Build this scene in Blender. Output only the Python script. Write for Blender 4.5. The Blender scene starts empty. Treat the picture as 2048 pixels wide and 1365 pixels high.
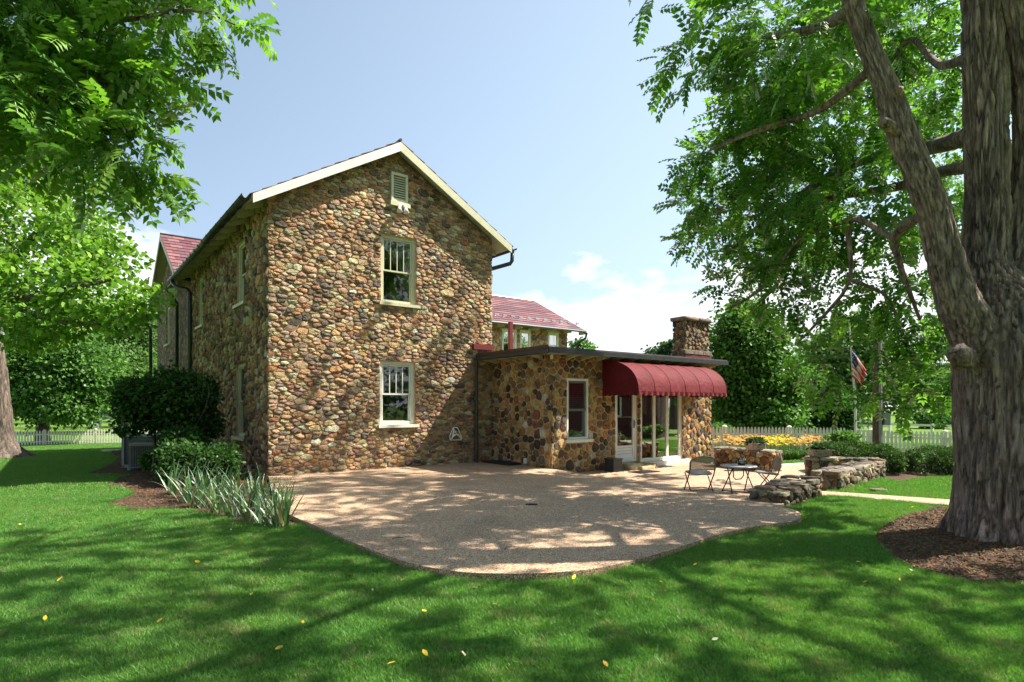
import bpy, math, random
import numpy as np
from mathutils import Vector, noise as mnoise, geometry as mgeo

random.seed(7)
rng = np.random.default_rng(7)
scene = bpy.context.scene
COL = scene.collection

# ------------------------------------------------------------------ camera, sky, sun, exposure
EYE, FOC, CXP, HOR = 1.6, 1197.0, 1024.0, 812.0      # eye height, focal length in photo pixels, centre, horizon line
cam_d = bpy.data.cameras.new('camera')
cam = bpy.data.objects.new('camera', cam_d); COL.objects.link(cam)
cam.location = (0, 0, EYE); cam.rotation_euler = (math.pi / 2, 0, 0)
cam_d.sensor_width = 36.0; cam_d.lens = 36.0 * FOC / 2048.0
cam_d.shift_y = (HOR - 682.5) / 2048.0
cam_d.clip_start = 0.05; cam_d.clip_end = 3000
scene.camera = cam

SUN_EL, SUN_AZ = 52.0, 80.0          # azimuth clockwise from +Y
world = bpy.data.worlds.new('World'); scene.world = world; world.use_nodes = True
wt = world.node_tree; wt.nodes.clear()
def N(t, k, **kw):
    n = t.nodes.new(k)
    for a, b in kw.items(): setattr(n, a, b)
    return n
sky = N(wt, 'ShaderNodeTexSky', sky_type='NISHITA', sun_disc=False)
sky.sun_elevation = math.radians(SUN_EL); sky.sun_rotation = math.radians(SUN_AZ)
sky.air_density = 1.0; sky.dust_density = 1.6; sky.ozone_density = 1.2; sky.altitude = 200
wc = N(wt, 'ShaderNodeTexCoord')
sep = N(wt, 'ShaderNodeSeparateXYZ'); wt.links.new(wc.outputs['Generated'], sep.inputs[0])
def wmath(op, a, b=None, c=None, clamp=False):
    n = N(wt, 'ShaderNodeMath', operation=op, use_clamp=clamp)
    for i, v in enumerate((a, b, c)):
        if v is None: continue
        if isinstance(v, (int, float)): n.inputs[i].default_value = v
        else: wt.links.new(v, n.inputs[i])
    return n.outputs[0]
mp = N(wt, 'ShaderNodeMapping'); mp.inputs['Scale'].default_value = (1, 1, 2.1); mp.inputs['Location'].default_value = (0.62, 0.3, 0.1)
wt.links.new(wc.outputs['Generated'], mp.inputs[0])
cn = N(wt, 'ShaderNodeTexNoise'); cn.inputs['Scale'].default_value = 4.2; cn.inputs['Detail'].default_value = 9; cn.inputs['Roughness'].default_value = 0.56
wt.links.new(mp.outputs[0], cn.inputs['Vector'])
# cumulus bank: thick near the horizon, thinning with elevation, higher to the right where the air glows near the sun
elev = sep.outputs['Z']
side = wmath('MULTIPLY_ADD', wmath('ABSOLUTE', sep.outputs['X']), 0.26, 0.0)
bias = wmath('MULTIPLY_ADD', elev, -2.7, 0.61)
bias = wmath('ADD', bias, side)
m = wmath('ADD', cn.outputs['Fac'], bias)
m = wmath('SUBTRACT', m, 0.60)
m = wmath('MULTIPLY', m, 9.0, clamp=True)
cn2 = N(wt, 'ShaderNodeTexNoise'); cn2.inputs['Scale'].default_value = 9.0; cn2.inputs['Detail'].default_value = 6
wt.links.new(mp.outputs[0], cn2.inputs['Vector'])
shade = wmath('MULTIPLY_ADD', cn2.outputs['Fac'], 0.9, 0.45)
cc = N(wt, 'ShaderNodeMix', data_type='RGBA', blend_type='MULTIPLY'); cc.inputs[0].default_value = 1.0
cc.inputs[6].default_value = (9.6, 9.9, 10.4, 1)
comb = N(wt, 'ShaderNodeCombineXYZ')
for i in range(3): wt.links.new(shade, comb.inputs[i])
wt.links.new(comb.outputs[0], cc.inputs[7])
haze_c = N(wt, 'ShaderNodeMix', data_type='RGBA'); haze_c.inputs[7].default_value = (6.1, 7.8, 9.5, 1)   # thin high veil
haze_c.inputs[0].default_value = 0.45
wt.links.new(sky.outputs[0], haze_c.inputs[6])
vf = wmath('MULTIPLY_ADD', sep.outputs['X'], 0.45, 0.42); vf = wmath('MULTIPLY_ADD', elev, -0.35, vf); vf = wmath('ADD', vf, 0.22, clamp=True); wt.links.new(vf, haze_c.inputs[0])
mixc = N(wt, 'ShaderNodeMix', data_type='RGBA')
wt.links.new(m, mixc.inputs[0]); wt.links.new(haze_c.outputs[2], mixc.inputs[6]); wt.links.new(cc.outputs[2], mixc.inputs[7])
bg = N(wt, 'ShaderNodeBackground'); bg.inputs['Strength'].default_value = 0.060
wt.links.new(mixc.outputs[2], bg.inputs['Color'])
wo = N(wt, 'ShaderNodeOutputWorld'); wt.links.new(bg.outputs[0], wo.inputs['Surface'])

sd = bpy.data.lights.new('sun', 'SUN'); sd.energy = 5.0; sd.angle = math.radians(0.55); sd.color = (1.0, 0.93, 0.82)
sun = bpy.data.objects.new('sun', sd); COL.objects.link(sun)
az, el = math.radians(SUN_AZ), math.radians(SUN_EL)
sdir = Vector((math.sin(az) * math.cos(el), math.cos(az) * math.cos(el), math.sin(el)))
sun.rotation_euler = (-sdir).to_track_quat('-Z', 'Y').to_euler(); sun.location = (20, 5, 25)
scene.view_settings.view_transform = 'Standard'; scene.view_settings.look = 'None'
scene.view_settings.exposure = 1.35; scene.view_settings.gamma = 1.0
scene.render.engine = 'CYCLES'
scene.cycles.max_bounces = 8; scene.cycles.transparent_max_bounces = 12
scene.cycles.use_denoising = True

# ------------------------------------------------------------------ helpers
def smooth(t): t = max(0.0, min(1.0, t)); return t * t * (3 - 2 * t)
def at(px, py, D): return Vector(((px - CXP) / FOC * D, D, EYE + (HOR - py) / FOC * D))
def gr(px, py, z=0.0):
    D = (EYE - z) * FOC / (py - HOR); return ((px - CXP) / FOC * D, D)

def tag(o, label=None, cat=None, group=None, kind=None):
    if label: o['label'] = label
    if cat: o['category'] = cat
    if group: o['group'] = group
    if kind: o['kind'] = kind
    return o
def empty(name, loc, rz=0.0, label=None, cat=None, group=None):
    o = bpy.data.objects.new(name, None); COL.objects.link(o); o.empty_display_size = 0.2
    o.location = loc; o.rotation_euler = (0, 0, rz); return tag(o, label, cat, group)
def link_mesh(name, me, parent=None, mat=None):
    o = bpy.data.objects.new(name, me); COL.objects.link(o)
    if mat is not None and not me.materials: me.materials.append(mat)
    if parent is not None: o.parent = parent
    return o
def clone(root):
    def cp(o, par):
        c = o.copy(); COL.objects.link(c)
        if par is not None: c.parent = par
        for ch in kids.get(o.name, []): cp(ch, c)
        return c
    kids = {}
    def walk(o):
        kids[o.name] = list(o.children)
        for c in o.children: walk(c)
    walk(root)
    return cp(root, None)

class MB:
    """collects shapes; build() makes ONE mesh object"""
    def __init__(s, T=None): s.v = []; s.f = []; s.c = []; s.T = T; s.col = None
    def add(s, vs, fs):
        b = len(s.v)
        for p in vs:
            s.v.append(tuple(s.T(*p)) if s.T else tuple(p))
            if s.col is not None: s.c.append(s.col)
        for f in fs: s.f.append(tuple(i + b for i in f))
    def box(s, a, b):
        x0, y0, z0 = a; x1, y1, z1 = b
        s.add([(x0,y0,z0),(x1,y0,z0),(x1,y1,z0),(x0,y1,z0),(x0,y0,z1),(x1,y0,z1),(x1,y1,z1),(x0,y1,z1)],
              [(0,3,2,1),(4,5,6,7),(0,1,5,4),(1,2,6,5),(2,3,7,6),(3,0,4,7)])
    def frame(s, x0, x1, z0, z1, w, y0, y1):       # rectangular ring in the xz plane, butted pieces
        s.box((x0, y0, z0), (x0 + w, y1, z1)); s.box((x1 - w, y0, z0), (x1, y1, z1))
        s.box((x0 + w, y0, z0), (x1 - w, y1, z0 + w)); s.box((x0 + w, y0, z1 - w), (x1 - w, y1, z1))
    def prism(s, poly, y0, y1):                    # polygon in xz, extruded along y
        n = len(poly)
        s.add([(p[0], y0, p[1]) for p in poly] + [(p[0], y1, p[1]) for p in poly],
              [tuple(range(n)), tuple(range(2 * n - 1, n - 1, -1))] + [(i, i + n, (i + 1) % n + n, (i + 1) % n) for i in range(n)])
    def prismz(s, poly, z0, z1):
        n = len(poly)
        s.add([(p[0], p[1], z0) for p in poly] + [(p[0], p[1], z1) for p in poly],
              [tuple(range(n - 1, -1, -1)), tuple(range(n, 2 * n))] + [(i, (i + 1) % n, (i + 1) % n + n, i + n) for i in range(n)])
    def tube(s, pts, r, n=8, cap=True):
        pts = [Vector(p) for p in pts]; rs = r if isinstance(r, (list, tuple)) else [r] * len(pts)
        vs = []; fs = []; up = None
        for i, p in enumerate(pts):
            d = (pts[min(i + 1, len(pts) - 1)] - pts[max(i - 1, 0)]).normalized()
            if up is None: up = Vector((0, 0, 1)) if abs(d.z) < 0.9 else Vector((1, 0, 0))
            a = d.cross(up).normalized(); b = a.cross(d).normalized(); up = b
            for k in range(n):
                t = 2 * math.pi * k / n; vs.append(p + (a * math.cos(t) + b * math.sin(t)) * rs[i])
        for i in range(len(pts) - 1):
            for k in range(n): fs.append((i*n + k, i*n + (k+1) % n, (i+1)*n + (k+1) % n, (i+1)*n + k))
        if cap: fs.append(tuple(range(n - 1, -1, -1))); fs.append(tuple(range((len(pts) - 1) * n, len(pts) * n)))
        s.add(vs, fs)
    def lathe(s, prof, n=16, c=(0, 0, 0)):
        vs = []; fs = []
        for r, z in prof:
            for k in range(n):
                t = 2 * math.pi * k / n; vs.append((c[0] + r * math.cos(t), c[1] + r * math.sin(t), c[2] + z))
        for i in range(len(prof) - 1):
            for k in range(n): fs.append((i*n + k, i*n + (k+1) % n, (i+1)*n + (k+1) % n, (i+1)*n + k))
        s.add(vs, fs)
    def mesh(s, name, smooth_=False):
        me = bpy.data.meshes.new(name); me.from_pydata(s.v, [], s.f)
        if s.c:
            a = me.color_attributes.new('Col', 'FLOAT_COLOR', 'POINT')
            a.data.foreach_set('color', np.array([(c[0], c[1], c[2], 1.0) for c in s.c], dtype=np.float32).ravel())
        if smooth_: me.polygons.foreach_set('use_smooth', [True] * len(me.polygons))
        me.update(); return me
    def build(s, name, mat, parent=None, smooth_=False, kind=None):
        o = link_mesh(name, s.mesh(name, smooth_), parent, mat)
        if kind: o['kind'] = kind
        return o

def np_mesh(name, V, F, col=None, smooth_=False):
    me = bpy.data.meshes.new(name); k = F.shape[1]
    me.vertices.add(len(V)); me.vertices.foreach_set('co', np.ascontiguousarray(V, dtype=np.float32).ravel())
    me.loops.add(F.size); me.loops.foreach_set('vertex_index', np.ascontiguousarray(F, dtype=np.int32).ravel())
    me.polygons.add(len(F)); me.polygons.foreach_set('loop_start', np.arange(0, F.size, k, dtype=np.int32))
    if smooth_: me.polygons.foreach_set('use_smooth', np.ones(len(F), dtype=bool))
    if col is not None:
        a = me.color_attributes.new('Col', 'FLOAT_COLOR', 'POINT')
        c4 = np.ones((len(V), 4), dtype=np.float32); c4[:, :3] = col
        a.data.foreach_set('color', c4.ravel())
    me.update(calc_edges=True); me.validate(); return me

# ------------------------------------------------------------------ materials
def mat_new(name):
    m = bpy.data.materials.new(name); m.use_nodes = True; t = m.node_tree; t.nodes.clear()
    b = N(t, 'ShaderNodeBsdfPrincipled'); o = N(t, 'ShaderNodeOutputMaterial'); t.links.new(b.outputs[0], o.inputs[0])
    return m, t, b, o
def noise_n(t, scale, detail=4, rough=0.55, coord='Object', vec=None, dist=0.0):
    n = N(t, 'ShaderNodeTexNoise'); n.inputs['Scale'].default_value = scale; n.inputs['Detail'].default_value = detail
    n.inputs['Roughness'].default_value = rough; n.inputs['Distortion'].default_value = dist
    if vec is None:
        if coord == 'World': vec = N(t, 'ShaderNodeNewGeometry').outputs['Position']
        else: vec = N(t, 'ShaderNodeTexCoord').outputs[coord]
    t.links.new(vec, n.inputs['Vector']); return n
def ramp(t, src, stops):
    r = N(t, 'ShaderNodeValToRGB'); e = r.color_ramp.elements
    while len(e) < len(stops): e.new(0.5)
    for i, (p, c) in enumerate(stops): e[i].position = p; e[i].color = (c[0], c[1], c[2], 1)
    t.links.new(src, r.inputs[0]); return r.outputs[0]
def mixc_(t, fac, a, b, mode='MIX'):
    n = N(t, 'ShaderNodeMix', data_type='RGBA', blend_type=mode)
    for i, v in ((0, fac), (6, a), (7, b)):
        if isinstance(v, (int, float)): n.inputs[i].default_value = v
        elif isinstance(v, tuple): n.inputs[i].default_value = (v[0], v[1], v[2], 1)
        else: t.links.new(v, n.inputs[i])
    return n.outputs[2]
def bump(t, b, h, strength=0.4, dist=0.01):
    n = N(t, 'ShaderNodeBump'); n.inputs['Strength'].default_value = strength; n.inputs['Distance'].default_value = dist
    t.links.new(h, n.inputs['Height']); t.links.new(n.outputs[0], b.inputs['Normal']); return n
def simple(name, c1, c2=None, rough=0.6, scale=8, bscale=40, bstr=0.15, metal=0.0, spec=0.5, coord='World', dist=0.004):
    m, t, b, o = mat_new(name); c2 = c2 or tuple(x * 0.75 for x in c1)
    n = noise_n(t, scale, 5, 0.6, coord); t.links.new(ramp(t, n.outputs['Fac'], [(0.32, c2), (0.66, c1)]), b.inputs['Base Color'])
    b.inputs['Roughness'].default_value = rough; b.inputs['Metallic'].default_value = metal
    b.inputs['Specular IOR Level'].default_value = spec
    n2 = noise_n(t, bscale, 5, 0.6, coord); bump(t, b, n2.outputs['Fac'], bstr, dist)
    return m

def m_stone():
    m, t, b, o = mat_new('field_stone')
    a = N(t, 'ShaderNodeAttribute'); a.attribute_name = 'Col'
    n = noise_n(t, 9, 6, 0.65, 'World'); n2 = noise_n(t, 60, 5, 0.7, 'World')
    c = mixc_(t, 1.0, a.outputs['Color'], ramp(t, n.outputs['Fac'], [(0.3, (0.62, 0.6, 0.58)), (0.5, (0.95, 0.95, 0.93)), (0.72, (1.35, 1.28, 1.15))]), 'MULTIPLY')
    c = mixc_(t, 1.0, c, ramp(t, n2.outputs['Fac'], [(0.3, (0.72, 0.72, 0.72)), (0.7, (1.22, 1.2, 1.15))]), 'MULTIPLY')
    nb = noise_n(t, .9, 4, .6, 'World'); c = mixc_(t, 1.0, c, ramp(t, nb.outputs['Fac'], [(0.3, (0.74, 0.70, 0.66)), (0.55, (1.02, 1.0, .98)), (0.75, (1.15, 1.15, 1.12))]), 'MULTIPLY')
    nv = noise_n(t, 26, 8, 0.8, 'World', dist=2.0); c = mixc_(t, 1.0, c, ramp(t, nv.outputs['Fac'], [(0.32, (0.5, 0.47, 0.45)), (0.42, (1, 1, 1)), (0.62, (1.05, 1.03, 1.0)), (.72, (1.5, 1.42, 1.3))]), 'MULTIPLY')
    t.links.new(c, b.inputs['Base Color']); b.inputs['Roughness'].default_value = 0.88
    add = N(t, 'ShaderNodeMath', operation='ADD'); t.links.new(n.outputs['Fac'], add.inputs[0])
    mul = N(t, 'ShaderNodeMath', operation='MULTIPLY'); mul.inputs[1].default_value = 0.5; t.links.new(n2.outputs['Fac'], mul.inputs[0])
    t.links.new(mul.outputs[0], add.inputs[1]); bump(t, b, add.outputs[0], 1.0, 0.05); return m
def m_textured_rubble():
    # far stretch of wall, where stones are too small to pick apart
    m, t, b, o = mat_new('distant_rubble'); v = N(t, 'ShaderNodeTexVoronoi'); v.inputs['Scale'].default_value = 6.0
    tc = N(t, 'ShaderNodeTexCoord'); mpn = N(t, 'ShaderNodeMapping'); mpn.inputs['Scale'].default_value = (1, 0.75, 1.25)
    t.links.new(tc.outputs['Object'], mpn.inputs[0]); t.links.new(mpn.outputs[0], v.inputs['Vector'])
    v2 = N(t, 'ShaderNodeTexVoronoi', feature='DISTANCE_TO_EDGE'); v2.inputs['Scale'].default_value = 6.0; t.links.new(mpn.outputs[0], v2.inputs['Vector'])
    sepc = N(t, 'ShaderNodeSeparateColor'); t.links.new(v.outputs['Color'], sepc.inputs[0])
    c = ramp(t, sepc.outputs[0], [(0.0, (0.045, 0.036, 0.034)), (0.3, (0.16, 0.09, 0.05)), (0.5, (0.10, 0.075, 0.062)), (0.7, (0.25, 0.16, 0.085)), (1.0, (0.33, 0.25, 0.16))])
    e = ramp(t, v2.outputs['Distance'], [(0.02, (0, 0, 0)), (0.09, (1, 1, 1))])
    c = mixc_(t, e, (0.27, 0.20, 0.12), c); t.links.new(c, b.inputs['Base Color']); b.inputs['Roughness'].default_value = 0.85
    bump(t, b, e, 1.0, 0.05); return m
def m_leaf(name, tint=(1, 1, 1), trans=0.45, gloss=0.35):
    m, t, b, o = mat_new(name); t.nodes.remove(b)
    a = N(t, 'ShaderNodeAttribute'); a.attribute_name = 'Col'
    c = mixc_(t, 1.0, a.outputs['Color'], tint, 'MULTIPLY')
    d = N(t, 'ShaderNodeBsdfDiffuse'); t.links.new(c, d.inputs[0])
    tr = N(t, 'ShaderNodeBsdfTranslucent'); t.links.new(mixc_(t, 1.0, c, (1.2, 1.35, 0.7), 'MULTIPLY'), tr.inputs[0])
    g = N(t, 'ShaderNodeBsdfGlossy'); g.inputs['Roughness'].default_value = gloss; g.inputs[0].default_value = (0.9, 0.95, 0.9, 1)
    s1 = N(t, 'ShaderNodeMixShader'); s1.inputs[0].default_value = trans; t.links.new(d.outputs[0], s1.inputs[1]); t.links.new(tr.outputs[0], s1.inputs[2])
    fr = N(t, 'ShaderNodeFresnel'); fr.inputs[0].default_value = 1.35
    gm_ = N(t, 'ShaderNodeMath', operation='MULTIPLY'); gm_.inputs[1].default_value = 0.28; t.links.new(fr.outputs[0], gm_.inputs[0])
    s2 = N(t, 'ShaderNodeMixShader'); t.links.new(gm_.outputs[0], s2.inputs[0]); t.links.new(s1.outputs[0], s2.inputs[1]); t.links.new(g.outputs[0], s2.inputs[2])
    t.links.new(s2.outputs[0], o.inputs[0]); return m
def m_grass():
    m, t, b, o = mat_new('grass_blade'); t.nodes.remove(b)
    n = noise_n(t, 0.55, 4, 0.6, 'World'); n2 = noise_n(t, 3.5, 5, 0.7, 'World'); n3 = noise_n(t, 45, 2, 0.6, 'World')
    base = ramp(t, n3.outputs['Fac'], [(0.3, (0.060, 0.150, 0.032)), (0.5, (0.120, 0.265, 0.058)), (0.72, (0.215, 0.375, 0.10))])
    dry = ramp(t, n2.outputs['Fac'], [(0.53, (1, 1, 1)), (0.68, (1.7, 1.0, 1.8))])
    big = ramp(t, n.outputs['Fac'], [(0.3, (0.85, 1.0, 0.9)), (0.7, (1.2, 1.08, 1.0))])
    c = mixc_(t, 1.0, mixc_(t, 1.0, base, dry, 'MULTIPLY'), big, 'MULTIPLY')
    d = N(t, 'ShaderNodeBsdfDiffuse'); t.links.new(c, d.inputs[0])
    tr = N(t, 'ShaderNodeBsdfTranslucent'); t.links.new(mixc_(t, 1.0, c, (1.4, 1.5, 0.8), 'MULTIPLY'), tr.inputs[0])
    g = N(t, 'ShaderNodeBsdfGlossy'); g.inputs['Roughness'].default_value = 0.4; g.inputs[0].default_value = (0.8, 0.9, 0.8, 1)
    s1 = N(t, 'ShaderNodeMixShader'); s1.inputs[0].default_value = 0.35; t.links.new(d.outputs[0], s1.inputs[1]); t.links.new(tr.outputs[0], s1.inputs[2])
    s2 = N(t, 'ShaderNodeMixShader'); s2.inputs[0].default_value = 0.02; t.links.new(s1.outputs[0], s2.inputs[1]); t.links.new(g.outputs[0], s2.inputs[2])
    t.links.new(s2.outputs[0], o.inputs[0]); return m
def m_ground():
    m, t, b, o = mat_new('lawn_ground')
    n = noise_n(t, 0.35, 5, 0.6, 'World'); n2 = noise_n(t, 14, 5, 0.7, 'World')
    c = ramp(t, n.outputs['Fac'], [(0.3, (0.085, 0.16, 0.03)), (0.55, (0.12, 0.21, 0.04)), (0.75, (0.19, 0.24, 0.06))])
    c = mixc_(t, 1.0, c, ramp(t, n2.outputs['Fac'], [(0.3, (0.6, 0.62, 0.6)), (0.7, (1.25, 1.2, 1.1))]), 'MULTIPLY')
    t.links.new(c, b.inputs['Base Color']); b.inputs['Roughness'].default_value = 0.95; b.inputs['Specular IOR Level'].default_value = 0.1
    bump(t, b, n2.outputs['Fac'], 0.6, 0.03); return m
def m_patio():
    m, t, b, o = mat_new('exposed_aggregate')
    pos = N(t, 'ShaderNodeNewGeometry').outputs['Position']
    v = N(t, 'ShaderNodeTexVoronoi'); v.inputs['Scale'].default_value = 85; t.links.new(pos, v.inputs['Vector'])
    sc = N(t, 'ShaderNodeSeparateColor'); t.links.new(v.outputs['Color'], sc.inputs[0])
    peb = ramp(t, sc.outputs[0], [(0.0, (0.17, 0.10, 0.062)), (0.2, (0.47, 0.29, 0.165)), (0.5, (0.66, 0.445, 0.28)), (0.8, (0.73, 0.53, 0.36)), (1.0, (0.86, 0.76, 0.62))])
    e = ramp(t, v.outputs['Distance'], [(0.28, (1, 1, 1)), (0.62, (0.45, 0.42, 0.4))])
    c = mixc_(t, 1.0, peb, e, 'MULTIPLY')
    n = noise_n(t, 1.1, 5, 0.6, 'World'); c = mixc_(t, 1.0, c, ramp(t, n.outputs['Fac'], [(0.3, (0.78, 0.76, 0.75)), (0.48, (1, .99, .98)), (0.7, (1.12, 1.1, 1.07))]), 'MULTIPLY')
    n2 = noise_n(t, 17, 4, 0.7, 'World'); c = mixc_(t, 1.0, c, ramp(t, n2.outputs['Fac'], [(0.35, (0.85, 0.84, 0.83)), (0.65, (1.08, 1.08, 1.07))]), 'MULTIPLY')
    t.links.new(c, b.inputs['Base Color']); b.inputs['Roughness'].default_value = 0.75
    bump(t, b, v.outputs['Distance'], -0.5, 0.006); return m
def m_bark(name, c1, c2, lichen=0.5):
    m, t, b, o = mat_new(name)
    tc = N(t, 'ShaderNodeTexCoord'); mpn = N(t, 'ShaderNodeMapping'); mpn.inputs['Scale'].default_value = (1, 1, 0.14)
    t.links.new(tc.outputs['Object'], mpn.inputs[0])
    n = noise_n(t, 22, 8, 0.7, vec=mpn.outputs[0], dist=0.6); n3 = noise_n(t, 5, 5, 0.6, vec=mpn.outputs[0])
    c = ramp(t, n.outputs['Fac'], [(0.36, tuple(x * 0.28 for x in c1)), (0.5, c1), (0.66, c2)])
    c = mixc_(t, 1.0, c, ramp(t, n3.outputs['Fac'], [(0.3, (0.7, 0.7, 0.72)), (0.7, (1.2, 1.12, 1.05))]), 'MULTIPLY')
    fa_ = N(t, 'ShaderNodeAttribute'); fa_.attribute_name = 'Col'
    c = mixc_(t, 1.0, c, ramp(t, fa_.outputs['Fac'], [(0.0, (0.42, 0.38, 0.36)), (0.45, (0.95, 0.93, 0.92)), (1.0, (1.35, 1.3, 1.28))]), 'MULTIPLY')
    n2 = noise_n(t, 9, 7, 0.75, 'Object'); lm = ramp(t, n2.outputs['Fac'], [(0.63, (0, 0, 0)), (0.67, (lichen * .8,) * 3)])
    c = mixc_(t, lm, c, (0.25, 0.30, 0.22)); t.links.new(c, b.inputs['Base Color']); b.inputs['Roughness'].default_value = 0.9
    bump(t, b, n.outputs['Fac'], 1.0, 0.05); return m
def m_glass(name, tint=(0.75, 0.8, 0.8), refl=1.0):
    m, t, b, o = mat_new(name); t.nodes.remove(b)
    tr = N(t, 'ShaderNodeBsdfTransparent'); tr.inputs[0].default_value = (*tint, 1)
    g = N(t, 'ShaderNodeBsdfGlossy'); g.inputs['Roughness'].default_value = 0.02
    lw = N(t, 'ShaderNodeFresnel'); lw.inputs[0].default_value = 1.65
    mm = N(t, 'ShaderNodeMath', operation='MULTIPLY', use_clamp=True); mm.inputs[1].default_value = 1.1 * refl; t.links.new(lw.outputs[0], mm.inputs[0])
    s = N(t, 'ShaderNodeMixShader'); t.links.new(mm.outputs[0], s.inputs[0]); t.links.new(tr.outputs[0], s.inputs[1]); t.links.new(g.outputs[0], s.inputs[2])
    t.links.new(s.outputs[0], o.inputs[0]); return m
def m_mulch():
    m, t, b, o = mat_new('bark_mulch'); n = noise_n(t, 55, 6, 0.75, 'World', dist=1.5); n2 = noise_n(t, 2, 4, 0.6, 'World')
    c = ramp(t, n.outputs['Fac'], [(0.32, (0.012, 0.006, 0.004)), (0.5, (0.075, 0.036, 0.02)), (0.68, (0.17, 0.085, 0.05))])
    c = mixc_(t, 1.0, c, ramp(t, n2.outputs['Fac'], [(0.3, (0.8, 0.8, 0.8)), (0.7, (1.2, 1.2, 1.2))]), 'MULTIPLY')
    t.links.new(c, b.inputs['Base Color']); b.inputs['Roughness'].default_value = 0.95; bump(t, b, n.outputs['Fac'], 1.0, 0.03); return m
def m_shingle():
    m, t, b, o = mat_new('red_shingle'); a = N(t, 'ShaderNodeAttribute'); a.attribute_name = 'Col'
    n = noise_n(t, 30, 5, 0.6, 'World')
    c = mixc_(t, 1.0, a.outputs['Color'], ramp(t, n.outputs['Fac'], [(0.3, (0.8, 0.8, 0.8)), (0.7, (1.15, 1.15, 1.15))]), 'MULTIPLY')
    t.links.new(c, b.inputs['Base Color']); b.inputs['Roughness'].default_value = 0.42; bump(t, b, n.outputs['Fac'], 0.2, 0.003); return m
def m_attr(name, rough=0.6, trans=None):
    m, t, b, o = mat_new(name); a = N(t, 'ShaderNodeAttribute'); a.attribute_name = 'Col'
    t.links.new(a.outputs['Color'], b.inputs['Base Color']); b.inputs['Roughness'].default_value = rough; return m

STONE = m_stone(); RUBBLE = m_textured_rubble()
MORTAR = simple('mortar', (0.56, 0.43, 0.26), (0.42, 0.315, 0.18), 0.95, 6, 90, 0.6, dist=0.01)
MORTAR2 = simple('annex_mortar', (0.52, 0.40, 0.22), (0.40, 0.29, 0.15), 0.95, 6, 90, 0.6, dist=0.01)
CREAM = simple('cream_paint', (0.56, 0.55, 0.37), (0.50, 0.48, 0.32), 0.5, 5, 50, 0.06)
WHITE = simple('white_paint', (0.74, 0.74, 0.66), (0.64, 0.63, 0.54), 0.45, 5, 50, 0.05)
DOORW = simple('door_white', (0.74, 0.76, 0.76), (0.66, 0.68, 0.68), 0.4, 5, 50, 0.03)
EAVE = simple('eave_cream', (0.50, 0.46, 0.33), (0.40, 0.36, 0.26), 0.6, 4, 40, 0.12)
BLACKM = simple('black_metal', (0.035, 0.04, 0.045), (0.02, 0.022, 0.025), 0.35, 6, 60, 0.05)
BROWNM = simple('brown_fascia', (0.09, 0.045, 0.03), (0.05, 0.028, 0.02), 0.5, 4, 40, 0.1)
GREYSASH = simple('grey_sash', (0.12, 0.14, 0.145), (0.09, 0.105, 0.11), 0.4, 5, 50, 0.03)
REDMET = simple('red_metal', (0.17, 0.015, 0.02), (0.12, 0.012, 0.015), 0.45, 5, 40, 0.06)
AWN = None
GLASS = m_glass('window_glass'); GLASS_DK = m_glass('door_glass', (0.8, 0.82, 0.8), 0.55)
DARK = simple('dark_interior', (0.02, 0.02, 0.022), (0.012, 0.012, 0.013), 0.9)
CURTAIN = simple('curtain_cloth', (0.72, 0.72, 0.68), (0.6, 0.6, 0.56), 0.9, 12, 30, 0.3)
BLIND = simple('blind_slat', (0.16, 0.15, 0.16), (0.11, 0.10, 0.11), 0.6)
SHING = m_shingle()
GRASS = m_grass(); GROUND = m_ground(); PATIO = m_patio(); MULCH = m_mulch()
LEAFR = m_leaf('walnut_leaf_deep_green', (0.92, 1.0, 1.25), 0.50, 0.5)  # deeper, less yellow green for the whole crown of the right-hand walnut
BARK = m_bark('walnut_bark', (0.245, 0.185, 0.165), (0.43, 0.355, 0.33), 0.9)
BARK2 = m_bark('grey_bark', (0.14, 0.115, 0.095), (0.23, 0.195, 0.165), 0.3)
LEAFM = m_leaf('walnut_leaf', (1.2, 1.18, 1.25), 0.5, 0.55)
LEAFB = m_leaf('broad_leaf', (1, 1, 1), 0.42, 0.4)
STEEL = simple('steel', (0.55, 0.56, 0.57), (0.4, 0.41, 0.42), 0.25, 5, 40, 0.03, metal=1.0)
WICKER = simple('taupe_wicker', (0.33, 0.27, 0.21), (0.2, 0.155, 0.12), 0.6, 60, 120, 0.4)
SEATG = simple('seat_grey', (0.27, 0.255, 0.235), (0.18, 0.165, 0.15), 0.5, 30, 90, 0.2)
TABLET = simple('table_top_grey', (0.36, 0.36, 0.36), (0.30, 0.30, 0.30), 0.28, 8, 60, 0.05)
PLANTER = simple('weathered_planter', (0.38, 0.33, 0.26), (0.24, 0.2, 0.15), 0.85, 20, 60, 0.4)
GALV = simple('galvanised', (0.27, 0.29, 0.31), (0.20, 0.215, 0.23), 0.5, 4, 40, 0.05, metal=0.3)
ACM = simple('beige_cabinet', (0.20, 0.195, 0.175), (0.15, 0.145, 0.13), 0.5, 6, 40, 0.06)
WOODP = simple('pole_wood', (0.13, 0.085, 0.065), (0.07, 0.045, 0.035), 0.85, 10, 60, 0.5)
FENCEW = simple('fence_white', (0.72, 0.70, 0.60), (0.58, 0.55, 0.46), 0.55, 3, 40, 0.08)
BARNR = simple('barn_red', (0.12, 0.03, 0.035), (0.08, 0.02, 0.025), 0.8, 4, 30, 0.2)
FLATST = simple('flagstone', (0.40, 0.35, 0.28), (0.24, 0.2, 0.16), 0.8, 12, 50, 0.5)
PIPE = simple('corrugated_pipe', (0.13, 0.14, 0.16), (0.09, 0.10, 0.115), 0.5, 6, 40, 0.1)

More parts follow.
